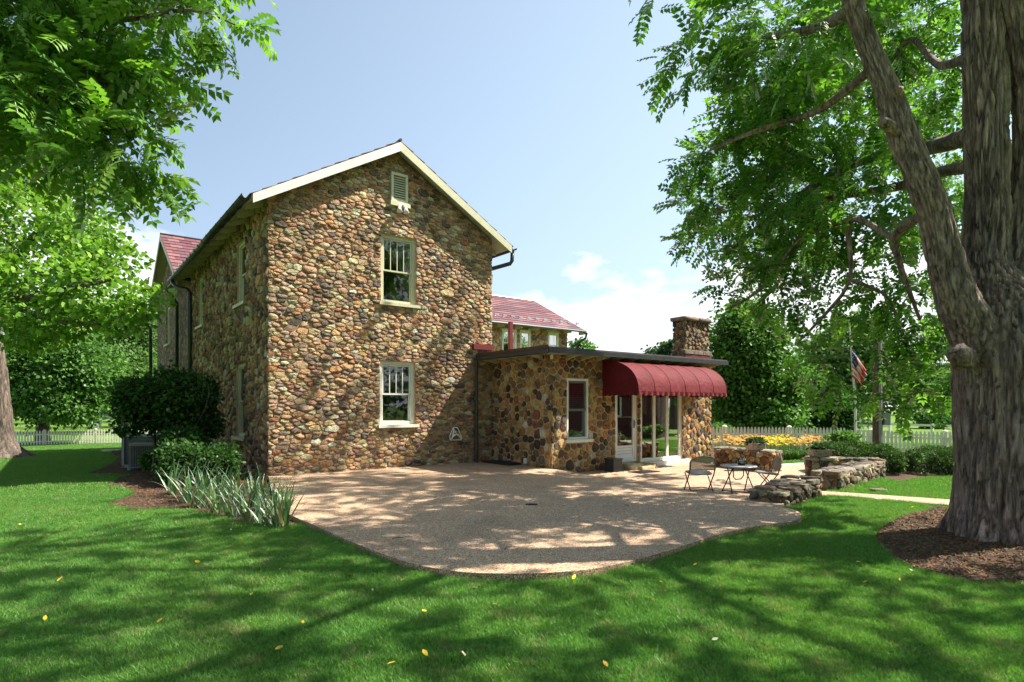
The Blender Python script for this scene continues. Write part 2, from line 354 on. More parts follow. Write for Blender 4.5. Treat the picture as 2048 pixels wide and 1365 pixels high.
# ------------------------------------------------------------------ terrain, patio, paths, beds
def ground_h(x, y):
    r = math.hypot(x, y); return -0.7 * smooth((r - 17.0) / 30.0)
def lines(a, b, n, p): return [a + (b - a) * (i / n) ** p for i in range(n + 1)]
xs = [-v for v in reversed(lines(0, 900, 60, 2.6))] + lines(0, 900, 60, 2.6)[1:]
ys = [-v for v in reversed(lines(0, 300, 20, 2.2))] + lines(0, 1500, 90, 2.4)[1:]
# house frame: u along the gable wall, v along the side wall
UA = math.atan2(0.605, 0.796); U = Vector((math.cos(UA), math.sin(UA), 0)); Vv = Vector((-math.sin(UA), math.cos(UA), 0))
P0 = Vector(((540 - CXP) / FOC * 12.8, 12.8, 0))
def W2(x, y, z=0.0): return P0 + U * x + Vv * y + Vector((0, 0, z))
def hx(px, y):                     # local x on the plane local-y = y seen at photo column px
    r = (px - CXP) / FOC; b = P0 + Vv * y; return (r * b.y - b.x) / (U.x - r * U.y)
def hy(px, x):
    r = (px - CXP) / FOC; b = P0 + U * x; return (r * b.y - b.x) / (Vv.x - r * Vv.y)
def hz(py, x, y): return EYE + (HOR - py) / FOC * W2(x, y).y
WID = hx(983, 0)

PZ = 0.08
front_px = [(600,1042),(640,1059),(700,1086),(760,1110),(830,1133),(920,1148),(1010,1152),(1100,1150),(1190,1142),(1280,1122),(1360,1098),(1430,1075),(1500,1058),(1560,1050),(1592,1044),(1603,1034),(1592,1024),(1565,1017)]
patio = [gr(a, b, PZ - 0.02) for a, b in front_px]
DL, DC, DR = (3.86, 9.95), (4.25, 9.38), (5.40, 10.50)        # low wall nearest the camera
patio += [(DC[0] + 0.05, DC[1] + 0.08), (DR[0] - 0.05, DR[1]), (5.95, 11.2), (6.05, 11.5), (6.95, 13.7), (7.9, 14.9), (8.9, 15.4), (8.6, 17.2), (7.2, 16.4), (6.45, 15.2), (5.6, 17.2)]
bk = W2(12.0, -1.0); patio += [(bk.x, bk.y)]
bk = W2(6.2, 1.0); patio += [(bk.x, bk.y)]; bk = W2(0.4, 0.5); patio += [(bk.x, bk.y)]
bk = W2(-0.05, -0.05); patio += [(bk.x, bk.y)]; patio += [gr(552, 1000, PZ), gr(572, 1026, PZ)]
def inpoly(x, y, P):
    x = np.asarray(x); y = np.asarray(y); r = np.zeros(x.shape, bool); n = len(P)
    for i in range(n):
        x0, y0 = P[i]; x1, y1 = P[(i + 1) % n]
        if y0 == y1: continue
        c = ((y0 > y) != (y1 > y)) & (x < (x1 - x0) * (y - y0) / (y1 - y0) + x0); r ^= c
    return r
def subdiv(P, step=0.12, closed=True, curve=True):
    n = len(P); out = []
    for i in range(n if closed else n - 1):
        p0, p1, p2, p3 = (P[(i-1) % n], P[i], P[(i+1) % n], P[(i+2) % n]) if closed else (P[max(i-1, 0)], P[i], P[i+1], P[min(i+2, n-1)])
        L = math.hypot(p2[0]-p1[0], p2[1]-p1[1]); k = max(1, int(L / step))
        for j in range(k):
            t = j / k
            if curve:
                out.append(tuple(0.5*((2*p1[a]) + (-p0[a]+p2[a])*t + (2*p0[a]-5*p1[a]+4*p2[a]-p3[a])*t*t + (-p0[a]+3*p1[a]-3*p2[a]+p3[a])*t**3) for a in (0, 1)))
            else: out.append(tuple(p1[a] + (p2[a]-p1[a]) * t for a in (0, 1)))
    return out
fr_c = subdiv(patio[:len(front_px)], 0.1, closed=False); patio_f = fr_c + [patio[len(front_px)-1]] + patio[len(front_px):]
pts_g = []; rim = subdiv(patio_f, 0.5, curve=False)
gxx, gyy = np.meshgrid(np.array(xs), np.array(ys)); gxx = gxx.ravel(); gyy = gyy.ravel(); RA = np.array(rim)
for x, y, k in zip(gxx, gyy, inpoly(gxx, gyy, patio_f)):
    if k: continue
    if abs(x) < 16 and 2 < y < 22 and np.min((RA[:, 0] - x) ** 2 + (RA[:, 1] - y) ** 2) < .04: continue
    pts_g.append(Vector((x, y)))
nr = len(rim)
vo, eo, fo, *_ = mgeo.delaunay_2d_cdt([Vector(p) for p in rim] + pts_g, [(i, (i + 1) % nr) for i in range(nr)], [], 0, 1e-5)
fa = [tuple(f) for f in fo]; cxs = np.array([sum(vo[i].x for i in f) / len(f) for f in fa]); cys = np.array([sum(vo[i].y for i in f) / len(f) for f in fa]); kk = inpoly(cxs, cys, rim)
me = bpy.data.meshes.new('lawn'); me.from_pydata([(v.x, v.y, ground_h(v.x, v.y)) for v in vo], [], [f for f, k in zip(fa, kk) if not k]); me.update()
ground = link_mesh('lawn', me, None, GROUND); ground['kind'] = 'structure'
# crest line: beyond it the paving drops to the lower terrace by the glass doors
CA, CB = Vector((0.05, 15.6)), Vector((2.75, 10.95)); cdir = (CB - CA).normalized(); cn_ = Vector((-cdir.y, cdir.x))
if cn_.x < 0: cn_ = -cn_
def patio_h(x, y):
    d = (Vector((x, y)) - CA).dot(cn_); s = (Vector((x, y)) - CA).dot(cdir)
    f = 1 - smooth((s - 3.2) / 4.0); drop = 0.15 * smooth(d / 0.9) * f + 0.12 * smooth(d / 3.5) * (1 - f)
    return PZ + 0.02 * smooth((y - 10) / 3) * f - drop
def sheet(name, poly, hf, mat, step=0.35, skirt=0.15, kind='structure', parent=None):
    """polygon filled by a triangulated grid with heights hf, and a skirt going down at its rim"""
    rim = [tuple(p) for p in poly]; x0 = min(p[0] for p in rim); x1 = max(p[0] for p in rim); y0 = min(p[1] for p in rim); y1 = max(p[1] for p in rim)
    gx_, gy_ = np.meshgrid(np.arange(x0, x1, step), np.arange(y0, y1, step)); gx_ = gx_.ravel(); gy_ = gy_.ravel()
    ins = inpoly(gx_, gy_, rim); pts = [Vector(p) for p in rim]
    R = np.array(rim)
    for x, y in zip(gx_[ins], gy_[ins]):
        if np.min((R[:, 0] - x) ** 2 + (R[:, 1] - y) ** 2) > (0.3 * step) ** 2: pts.append(Vector((x, y)))
    n = len(rim)
    vo, eo, fo, *_ = mgeo.delaunay_2d_cdt(pts, [(i, (i + 1) % n) for i in range(n)], [], 1, 1e-5)
    V = [(v.x, v.y, hf(v.x, v.y)) for v in vo]; F = [tuple(f) for f in fo if inpoly(np.array([sum(vo[i].x for i in f) / len(f)]), np.array([sum(vo[i].y for i in f) / len(f)]), rim)[0]]
    b = len(V); 
    for p in rim:
        h = hf(*p); V.append((p[0], p[1], h)); V.append((p[0], p[1], h - skirt))
    for i in range(n): a = b + 2 * i; c = b + 2 * ((i + 1) % n); F.append((a, a + 1, c + 1, c))
    me = bpy.data.meshes.new(name); me.from_pydata(V, [], F); me.update()
    for p in me.polygons: p.use_smooth = p.index < len(F) - n
    o = link_mesh(name, me, parent, mat)
    if kind: o['kind'] = kind
    return o
sheet('patio', patio_f, patio_h, PATIO, 0.3, 0.35)
path_poly = [gr(1628, 981.5, .02), gr(1700, 986, .02), gr(1790, 992, .02), gr(1905, 1000, .02), (12.5, 9.3), (12.5, 8.6), gr(1905, 1011, .02), gr(1790, 1002, .02), gr(1690, 994.5, .02), gr(1628, 992, .02)]
sheet('path', path_poly, lambda x, y: 0.022, PATIO, 0.5, 0.08)

bed_r = [gr(a, b) for a, b in [(1753,1088),(1762,1068),(1795,1046),(1845,1026),(1905,1013)]] + [(6.3, 9.3), (8.2, 9.0), (9.2, 7.6), (8.8, 5.6), (6.6, 4.9)] + [gr(a, b) for a, b in [(2048,1176),(1990,1172),(1920,1163),(1840,1143),(1785,1118)]]
bed_r = subdiv(bed_r, 0.2)
def bed_h(cx, cy, r, h):
    def f(x, y):
        d = math.hypot(x - cx, y - cy); return 0.012 + h * (1 - smooth(d / r)) + 0.014 * mnoise.noise(Vector((x * 2.5, y * 2.5, 0)))
    return f
bh_r = bed_h(5.9, 7.0, 2.6, 0.10)
sheet('tree_mulch_bed', bed_r, bh_r, MULCH, 0.15, 0.06)
bed_l = [gr(a, b) for a, b in [(598,1052),(560,1056),(505,1050),(440,1040),(380,1022),(330,1018),(270,1020),(215,1010),(262,992),(268,985),(215,972),(235,958),(262,952),(165,951),(200,940),(228,925),(240,912),(222,902),(300,897)]]
wl = W2(0.1, 6.5); bed_l += [(wl.x, wl.y)]; wl = W2(0.1, 0.1); bed_l += [(wl.x, wl.y)]; bed_l += [gr(590, 1000)]
bh_l = lambda x, y: 0.014 + 0.02 * mnoise.noise(Vector((x * 2, y * 2, 3)))
sheet('house_mulch_bed', bed_l, bh_l, MULCH, 0.25, 0.05)
bed_h2 = [gr(1768,958), gr(1800,966), gr(1850,957), gr(1915,955), (12.5, 12.6), (12.5, 16.5), (8.6, 16.2), (8.3, 13.6)]
bh_h = lambda x, y: 0.012 + 0.015 * mnoise.noise(Vector((x * 2, y * 2, 9)))
sheet('hedge_mulch_bed', bed_h2, bh_h, MULCH, 0.4, 0.05)
bed_f = [(5.9, 17.4), (6.5, 16.4), (7.3, 16.9), (8.7, 17.6), (10.6, 16.9), (11.6, 19.6), (9.0, 21.3), (6.0, 21.0)]
sheet('flower_bed', bed_f, lambda x, y: 0.012, MULCH, 0.5, 0.05)

# ------------------------------------------------------------------ rubble stones
PAL_G = [((0.30,0.20,0.11),3),((0.36,0.24,0.13),3),((0.22,0.14,0.085),3),((0.42,0.33,0.21),2.4),((0.16,0.115,0.10),2.6),((0.115,0.095,0.095),2.4),((0.075,0.066,0.072),1.5),((0.27,0.19,0.155),2),((0.33,0.18,0.075),1.5),((0.20,0.085,0.045),1.0),((0.46,0.38,0.27),1.5),((0.24,0.20,0.17),2)]
PAL_A = [((0.29,0.18,0.075),3),((0.34,0.23,0.11),3),((0.20,0.125,0.06),2.4),((0.085,0.062,0.052),2.6),((0.055,0.042,0.038),2.4),((0.11,0.085,0.072),2),((0.15,0.065,0.04),1.2),((0.30,0.15,0.06),1.4),((0.24,0.20,0.14),1.2),((0.40,0.36,0.28),.35)]
PAL_G = [(tuple(.18 * .5 * (c[0] + c[1]) * 1.5 + .82 * v for v in (c[0] * 1.9, c[1] * 1.66, c[2] * 1.38)), w) for c, w in PAL_G]; PAL_A = [(tuple(x * 1.5 for x in c), w * (1.25 if c[0] > .19 else .8)) for c, w in PAL_A]
PAL_G = [(tuple(0.88 * v + .12 * t for v, t in zip(c, (.36, .265, .17))), w) for c, w in PAL_G]
def pick_col(pal, R):
    tot = sum(w for c, w in pal); k = R.random() * tot
    for c, w in pal:
        k -= w
        if k <= 0: break
    f = R.uniform(0.70, 1.22); return tuple(min(0.56, x * f * R.uniform(0.93, 1.07)) for x in c)
def clip(P, a, b, c):      # keep a*x+b*y<=c
    out = []; n = len(P)
    for i in range(n):
        p, q = P[i], P[(i + 1) % n]; dp = a*p[0] + b*p[1] - c; dq = a*q[0] + b*q[1] - c
        if dp <= 0: out.append(p)
        if (dp < 0 < dq) or (dq < 0 < dp): t = dp / (dp - dq); out.append((p[0] + (q[0]-p[0])*t, p[1] + (q[1]-p[1])*t))
    return out
def cells(poly, openings, R, rmin, rmax, asp, power=1.7, fill=9):
    """weighted Voronoi cells in a convex polygon, clipped round rectangular openings (x0,x1,z0,z1)"""
    hs = []
    n = len(poly); cx = sum(p[0] for p in poly) / n; cz = sum(p[1] for p in poly) / n
    for i in range(n):
        p, q = poly[i], poly[(i+1) % n]; a, b = q[1]-p[1], -(q[0]-p[0]); c = a*p[0] + b*p[1]
        if a*cx + b*cz > c: a, b, c = -a, -b, -c
        hs.append((a, b, c))
    x0 = min(p[0] for p in poly); x1 = max(p[0] for p in poly); z0 = min(p[1] for p in poly); z1 = max(p[1] for p in poly)
    area = (x1-x0) * (z1-z0); g = rmax * 2.2; grid = {}; S = []
    tries = int(area / (rmin * rmin) * fill / asp)
    for k in range(tries):
        x = R.uniform(x0, x1); z = R.uniform(z0, z1) * asp
        rr = rmax * (rmin / rmax) ** (R.random() ** (.30 if k < tries * .12 else .18))
        if k > tries * .5: rr = min(rr, rmin * 1.5)
        if any(a*x + b*(z/asp) > c for a, b, c in hs): continue
        if any(o[0] - 0.01 < x < o[1] + 0.01 and o[2] - 0.01 < z/asp < o[3] + 0.01 for o in openings): continue
        i, j = int(x // g), int(z // g); ok = True
        for a in (-1, 0, 1):
            for b in (-1, 0, 1):
                for s in grid.get((i+a, j+b), ()):
                    if (s[0]-x)**2 + (s[1]-z)**2 < (0.92 * (s[2]+rr))**2: ok = False; break
                if not ok: break
            if not ok: break
        if ok: s = (x, z, rr); S.append(s); grid.setdefault((i, j), []).append(s)
    out = []
    for s in S:
        x, z, rr = s; B = rmax * 2.4; P = [(x-B, z-B), (x+B, z-B), (x+B, z+B), (x-B, z+B)]
        i, j = int(x // g), int(z // g)
        for a in range(-2, 3):
            for b in range(-2, 3):
                for q in grid.get((i+a, j+b), ()):
                    if q is s: continue
                    dx, dz = q[0]-x, q[1]-z; d2 = dx*dx + dz*dz
                    if d2 > (4.6 * rmax) ** 2: continue
                    t = 0.5 * (d2 + rr*rr - q[2]*q[2]) / d2
                    P = clip(P, dx, dz, dx*(x+dx*t) + dz*(z+dz*t))
                    if len(P) < 3: break
                if len(P) < 3: break
            if len(P) < 3: break
        if len(P) < 3: continue
        P = [(p[0], p[1] / asp) for p in P]; zz = z / asp
        for a, b, c in hs: P = clip(P, a, b, c)
        for o in openings:
            dd = [(o[0]-x, 1, 0, o[0]), (x-o[1], -1, 0, -o[1]), (o[2]-zz, 0, 1, o[2]), (zz-o[3], 0, -1, -o[3])]
            k = max(dd); P = clip(P, k[1], k[2], k[3])
            if len(P) < 3: break
        if len(P) >= 3:
            if R.random() < .5 : pass
            A = 0.5 * abs(sum(P[i][0]*P[(i+1)%len(P)][1] - P[(i+1)%len(P)][0]*P[i][1] for i in range(len(P))))
            if A > 0.0011: out.append((P, A))
    return out
def stone_shape(P, R, gap, depth, nring=12, flat=0.6, roundness=None):
    """one stone: shrunken, rounded outline domed outwards; returns verts (a, out, z), faces, centre"""
    n = len(P); cx = sum(p[0] for p in P) / n; cz = sum(p[1] for p in P) / n
    rq = R.random(); roundness = (0 if rq < .3 else (1 if rq < .85 else 2)) if roundness is None else roundness
    for _ in range(roundness):
        cr = R.uniform(.07, .24); Q = []
        for i in range(len(P)):
            p, q = P[i], P[(i+1) % len(P)]; Q += [(p[0]*(1-cr)+q[0]*cr, p[1]*(1-cr)+q[1]*cr), (p[0]*cr+q[0]*(1-cr), p[1]*cr+q[1]*(1-cr))]
        P = Q
    L = [math.hypot(P[(i+1)%len(P)][0]-P[i][0], P[(i+1)%len(P)][1]-P[i][1]) for i in range(len(P))]; T = sum(L)
    ring = []; i = 0; acc = 0.0
    for k in range(nring):
        t = T * k / nring
        while acc + L[i] < t and i < len(P) - 1: acc += L[i]; i += 1
        u = (t - acc) / max(L[i], 1e-9); q = P[(i+1) % len(P)]; ring.append((P[i][0] + (q[0]-P[i][0])*u, P[i][1] + (q[1]-P[i][1])*u))
    A = math.sqrt(max(1e-6, 0.5 * abs(sum(ring[i][0]*ring[(i+1)%nring][1] - ring[(i+1)%nring][0]*ring[i][1] for i in range(nring)))))
    sh = max(0.5, 1 - 2.2 * gap / A); tx = R.uniform(-.16, .16); tz = R.uniform(-.18, .18)
    dep = depth * R.uniform(0.55, 1.25) * min(1.25, 0.6 + A * 2.2); V = []
    for s, d, j in ((1.0, -0.05, 0.05), (0.975, 0.55, 0.06), (0.90 + 0.03 * (1 - flat), 0.84, 0.07), (0.55, 1.0, 0.13)):
        m_ = nring if s > 0.5 else nring // 2
        for k in range(m_):
            p = ring[k * nring // m_]; f = sh * s * (1 + R.uniform(-j, j)); dx, dz = (p[0]-cx)*f, (p[1]-cz)*f
            V.append((cx + dx, dep * d * (1 + R.uniform(-.15, .15)) + (tx*dx + tz*dz) * max(d, 0), cz + dz))
    F = []; m_ = nring
    for r in range(2):
        for k in range(m_): F.append((r*m_+k, r*m_+(k+1)%m_, (r+1)*m_+(k+1)%m_, (r+1)*m_+k))
    b2, b3, h = 2*m_, 3*m_, m_//2
    for k in range(h):
        F.append((b2+2*k, b2+2*k+1, b3+k)); F.append((b2+2*k+1, b2+(2*k+2)%m_, b3+(k+1)%h, b3+k))
    F.append(tuple(b3 + k for k in range(h)))
    return V, F, (cx, cz)
def rounded_block(R, a, b, n=2):
    """squarish quoin or cap stone between corners a and b: subdivided box pushed towards a rounded form"""
    c = [(a[i]+b[i])/2 for i in range(3)]; hsz = [abs(b[i]-a[i])/2 for i in range(3)]
    g = [-1, -0.72, 0.72, 1]; idx = {}; V = []; F = []
    def vid(i, j, k):
        if (i, j, k) not in idx:
            p = [g[i], g[j], g[k]]; ex = sum(1 for q in (i, j, k) if q in (0, 3)); s = {1: 1.0, 2: 0.92, 3: 0.80}[ex]
            idx[(i, j, k)] = len(V); V.append(tuple(c[m] + hsz[m] * p[m] * (s if abs(p[m]) == 1 else 1) + R.uniform(-.05, .05) * min(hsz) * 2.0 for m in range(3)))
        return idx[(i, j, k)]
    for i in range(3):
        for j in range(3):
            F += [(vid(i,j,0), vid(i,j+1,0), vid(i+1,j+1,0), vid(i+1,j,0)), (vid(i,j,3), vid(i+1,j,3), vid(i+1,j+1,3), vid(i,j+1,3)),
                  (vid(i,0,j), vid(i+1,0,j), vid(i+1,0,j+1), vid(i,0,j+1)), (vid(i,3,j), vid(i,3,j+1), vid(i+1,3,j+1), vid(i+1,3,j)),
                  (vid(0,i,j), vid(0,i,j+1), vid(0,i+1,j+1), vid(0,i+1,j)), (vid(3,i,j), vid(3,i+1,j), vid(3,i+1,j+1), vid(3,i,j+1))]
    return V, F
class StonePool:
    """gathers the stones of one thing; the largest in the picture become parts, the rest one joined part"""
    def __init__(s): s.items = []
    def add(s, T, V, F, col, parent, weight): s.items.append(([tuple(T(*p)) for p in V], F, col, parent, weight))
    def build(s, root, limit=295, rest_parent=None):
        s.items.sort(key=lambda i: -i[4]); mb = {}
        for k, (V, F, c, par, w) in enumerate(s.items):
            if k < limit:
                m1 = MB(); m1.col = c; o0 = V[0]; m1.add([(p[0]-o0[0], p[1]-o0[1], p[2]-o0[2]) for p in V], F)
                o = m1.build('stone', STONE, par, int(c[0] * 1e4) % 10 > 4); o.location = o0
            else:
                q = mb.setdefault(par.name, (MB(), par, [])); q[0].col = c; q[0].add(V, F); q[2].extend([int(c[0] * 1e4) % 10 > 4] * len(F))
        for q, par, fl_ in mb.values():
            o = q.build('small_stones', STONE, par, False, kind='stuff'); o.data.polygons.foreach_set('use_smooth', fl_)
def scr(Pw):          # rough pixels per metre at a world point
    return FOC / max(1.0, Pw.y)

# ------------------------------------------------------------------ the house
house = empty('stone_house', tuple(P0), UA, 'two-storey brown fieldstone house with cream rake boards and red shingled roofs', 'house')
Tg = lambda a, b, c: (a, -b, c)            # gable wall: a along, b outwards, c up
Ts = lambda a, b, c: (-b, a, c)            # side wall
EZ, SL, OV = 5.95, 0.588, 0.41
RX = WID / 2
def ztop(x): return EZ + SL * (min(x, WID - x) + OV)
def wall_sheet(T, poly_top, x0, x1, z0, z1, ops, depth=0.28, mat=MORTAR, extra=None):
    mb = MB(T); X = sorted({x0, x1, *[o[0] for o in ops], *[o[1] for o in ops]}); Z = sorted({z0, z1, *[o[2] for o in ops], *[o[3] for o in ops]})
    for i in range(len(X) - 1):
        for j in range(len(Z) - 1):
            cx, cz = (X[i]+X[i+1])/2, (Z[j]+Z[j+1])/2
            if any(o[0] < cx < o[1] and o[2] < cz < o[3] for o in ops): continue
            mb.add([(X[i],0,Z[j]),(X[i+1],0,Z[j]),(X[i+1],0,Z[j+1]),(X[i],0,Z[j+1])], [(0,1,2,3)])
    for o in ops:
        a, b, c, d = o[:4]
        mb.add([(a,0,c),(b,0,c),(b,0,d),(a,0,d),(a,-depth,c),(b,-depth,c),(b,-depth,d),(a,-depth,d)], [(0,1,5,4),(1,2,6,5),(2,3,7,6),(3,0,4,7)])
    if extra: mb.add([(p[0], 0, p[1]) for p in extra], [tuple(range(len(extra)))])
    return mb

def window(parent, T, x0, x1, z0, z1, trim=CREAM, sash=CREAM, muntins=3, rec=0.07, sill=0.075, fw=0.075, glass=GLASS, label=None, sillmat=None, sw=0.04, blind=False):
    f = MB(T); f.frame(x0, x1, z0, z1, fw, -rec - 0.05, -rec + 0.03)
    o = f.build('window', trim, parent)
    s = MB(T); s.box((x0 - 0.07, -rec - 0.06, z0 - sill), (x1 + 0.09, 0.10, z0 - 0.003)); s.build('sill', sillmat or trim, o)
    a, b, c, d = x0 + fw, x1 - fw, z0 + fw * 0.7, z1 - fw; mid = c + (d - c) * 0.49
    u = MB(T); u.frame(a + .003, b - .003, mid - .02, d - .003, sw, -rec - 0.03, -rec + 0.0); u.build('upper_sash', sash, o)
    l = MB(T); l.frame(a + .003, b - .003, c, mid + 0.015, sw, -rec - 0.075, -rec - 0.035); l.build('lower_sash', sash, o)
    if muntins:
        for k in range(1, muntins + 1):
            xm = a + sw + (b - a - 2 * sw) * k / (muntins + 1); q = MB(T); q.box((xm - 0.010, -rec - 0.026, mid + 0.022), (xm + 0.010, -rec - 0.008, d - sw - .004)); q.build('glazing_bar', sash, o)
    g = MB(T); g.box((a + sw, -rec - 0.02, mid + 0.02), (b - sw, -rec - 0.016, d - sw)); g.build('pane', glass, o)
    g = MB(T); g.box((a + sw, -rec - 0.06, c + sw), (b - sw, -rec - 0.056, mid - 0.022)); g.build('pane', glass, o)
    if blind:
        n = int((z1 - z0) / 0.055); q = MB(T)
        for k in range(n):
            zz = z0 + 0.06 + (z1 - z0 - 0.1) * k / n; q.add([(a, -rec - 0.12, zz), (b, -rec - 0.12, zz), (b, -rec - 0.15, zz + 0.035), (a, -rec - 0.15, zz + 0.035)], [(0,1,2,3)])
        q.build('blind', BLIND, o)
    if label: o['label'] = label
    return o

# measured openings
def gopen(pl, pr, yt, yb, y=0.0):
    a, b = hx(pl, y), hx(pr, y); return [a, b, hz(yb, a, y), hz(yt, a, y)]
gw1 = gopen(762, 831, 467, 604); gw2 = gopen(760, 829, 722, 850)
louv = gopen(780, 813, 345, 403)
def sopen(pl, pr, yt, yb):
    a, b = hy(pr, 0), hy(pl, 0); return [a, b, hz(yb, 0, a), hz(yt, 0, a)]
sw1 = sopen(466, 494, 474, 602); sw2 = sopen(392, 409, 545, 647); sw3 = sopen(466, 492, 726, 876)
side_ops = [[sw1[0], sw1[0] + 0.95, sw1[2], sw1[3]], [sw2[0], sw2[0] + 0.95, sw1[2], sw1[3]], [sw3[0], sw3[0] + 0.95, sw3[2], sw3[3]], [14.3, 15.2, sw1[2], sw1[3]]]
ze = ztop(0) - 0.12; zr = ztop(RX) - 0.12
gm = wall_sheet(Tg, None, 0, WID, 0, ze, [gw1, gw2], extra=[(0, ze), (WID, ze), (RX, zr)])
gwall = gm.build('gable_wall', MORTAR, house)
swl = wall_sheet(Ts, None, 0, 9.4, -0.2, 6.3, side_ops[:3] if side_ops[1][1] < 9.4 else [side_ops[0], side_ops[2]]).build('side_wall', MORTAR, house)
ops2 = [o for o in side_ops if o[0] > 9.4]
sm = wall_sheet(Ts, None, 9.4, 18.1, -0.6, 5.9, ops2, extra=[(10.0, 5.9), (18.1, 5.9), (14.2, 8.25)]); wing_wall = sm.build('wing_wall', RUBBLE, house)
bw = MB(); bw.box((0.02, 18.05, -.8), (18.3, 18.1, 5.9)); bw.box((18.25, 10.6, -.8), (18.3, 18.05, 5.7)); bw.build('rear_wall', RUBBLE, house)
bw = MB(); bw.box((WID - 0.05, 0.02, 0), (WID, 10.62, 6.25)); bw.build('east_wall', MORTAR, house)

# quoins at the near corner wrap both walls
Rq = random.Random(3); pool = StonePool(); quoin_g = []; quoin_s = []; z = -0.05
while z < ze - 0.12:
    h = Rq.choice([.11, .14, .18, .24, .3, .38]) * Rq.uniform(.85, 1.15); h = min(h, ze - z + 0.05); a = Rq.choice([.12, .16, .2, .3, .44]) * Rq.uniform(.85, 1.1); b = Rq.uniform(0.14, 0.36)
    if Rq.random() < 0.5: a, b = max(a, 0.36), b * 0.8
    break
gpoly = [(-.055, -0.02), (WID + 0.02, -0.02), (WID + 0.02, ze), (RX, zr), (-.055, ze)]
Rg = random.Random(11)
def openpad(o, p=0.0): return [o[0] - p, o[1] + p, o[2] - 0.08, o[3] + p]
def zscale(T, c):
    p = house_pt(T(c[0], 0, c[1])); return scr(p)
def house_pt(p): return W2(p[0], p[1], p[2])
for P, A in cells(gpoly, [openpad(gw1), openpad(gw2), openpad(louv)] + quoin_g, Rg, 0.068, 0.27, 2.1, fill=16):
    Vs, Fs, c = stone_shape(P, Rg, 0.006, 0.046)
    pw = W2(c[0], 0, c[1]); pool.add(Tg, Vs, Fs, pick_col(PAL_G, Rg), gwall, A * scr(pw) ** 2)
Rs = random.Random(12)
for P, A in cells([(-.035, -0.02), (9.3, -0.02), (9.3, 6.1), (-.035, 6.1)], [openpad(o) for o in side_ops[:3]] + quoin_s, Rs, 0.068, 0.17, 1.05, fill=14):
    Vs, Fs, c = stone_shape(P, Rs, 0.011, 0.07, 10)
    pw = W2(0, c[0], c[1]); pool.add(Ts, Vs, Fs, pick_col(PAL_G, Rs), swl, A * scr(pw) ** 2 * 0.35)

# windows of the house
w1 = window(house, Tg, *gw1, label='upstairs gable window with cream frame and dark reflecting panes', sw=0.035)
w2 = window(house, Tg, *gw2, trim=WHITE, sash=WHITE, label='downstairs gable window with a white tap behind it')
for o in side_ops: window(house, Ts, *o, trim=CREAM, sash=CREAM, muntins=0)
# curved tap seen through the downstairs window
tp = MB(); tx0 = gw2[0] + 0.2; tz0 = gw2[2] + 0.16
tp.tube([(tx0 + 0.20 - 0.17 * math.cos(t), 0.26, tz0 + 0.12 * math.sin(t)) for t in [i * math.pi / 12 for i in range(13)]], 0.014, 6)
tp.box((tx0 + 0.37, 0.25, tz0 - 0.1), (tx0 + 0.40, 0.28, tz0 + 0.14)); tp.build('tap', WHITE, house)
# louvred vent high in the gable
lf = MB(Tg); lf.frame(louv[0], louv[1], louv[2], louv[3], 0.06, -0.01, 0.085); lv = lf.build('louvre_vent', CREAM, house)
s = MB(Tg); s.box((louv[0] - 0.03, 0.0, louv[2] - 0.11), (louv[1] + 0.05, 0.12, louv[2] - 0.003)); s.build('sill', CREAM, lv)
lb = MB(Tg); lb.box((louv[0] + .06, 0.004, louv[2] + .06), (louv[1] - .06, 0.012, louv[3] - .06)); lb.build('vent_backing', DARK, lv)
ns = 10
for k in range(ns):
    zz = louv[2] + 0.07 + (louv[3] - louv[2] - 0.14) * k / ns; q = MB(Tg)
    q.add([(louv[0]+.062, 0.065, zz), (louv[1]-.062, 0.065, zz), (louv[1]-.062, 0.02, zz+.045), (louv[0]+.062, 0.02, zz+.045),
           (louv[0]+.062, 0.065, zz+.01), (louv[1]-.062, 0.065, zz+.01), (louv[1]-.062, 0.02, zz+.055), (louv[0]+.062, 0.02, zz+.055)], [(0,1,2,3),(7,6,5,4),(0,4,5,1),(3,2,6,7),(0,3,7,4),(1,5,6,2)])
    q.build('louvre_slat', CREAM, lv)
# twin floodlight under the vent
fx = hx(802, -0.1); fz = hz(414, fx, -0.1)
fl = MB(); fl.lathe([(0.05, 0), (0.055, 0.03), (0.03, 0.05)], 12, (fx, -0.14, fz + 0.02)); fl.box((fx - 0.04, -0.16, fz - 0.02), (fx + 0.04, -0.06, fz + 0.06))
flo = fl.build('floodlight', WHITE, house)
for dx in (-0.09, 0.06):
    q = MB(); q.tube([(fx + dx * 0.3, -0.17, fz + 0.03), (fx + dx, -0.2, fz - 0.02), (fx + dx * 1.15, -0.22, fz - 0.10), (fx + dx * 1.2, -0.24, fz - 0.17)], [0.025, 0.035, 0.045, 0.075], 12); q.build('lamp_head', WHITE, flo, True)

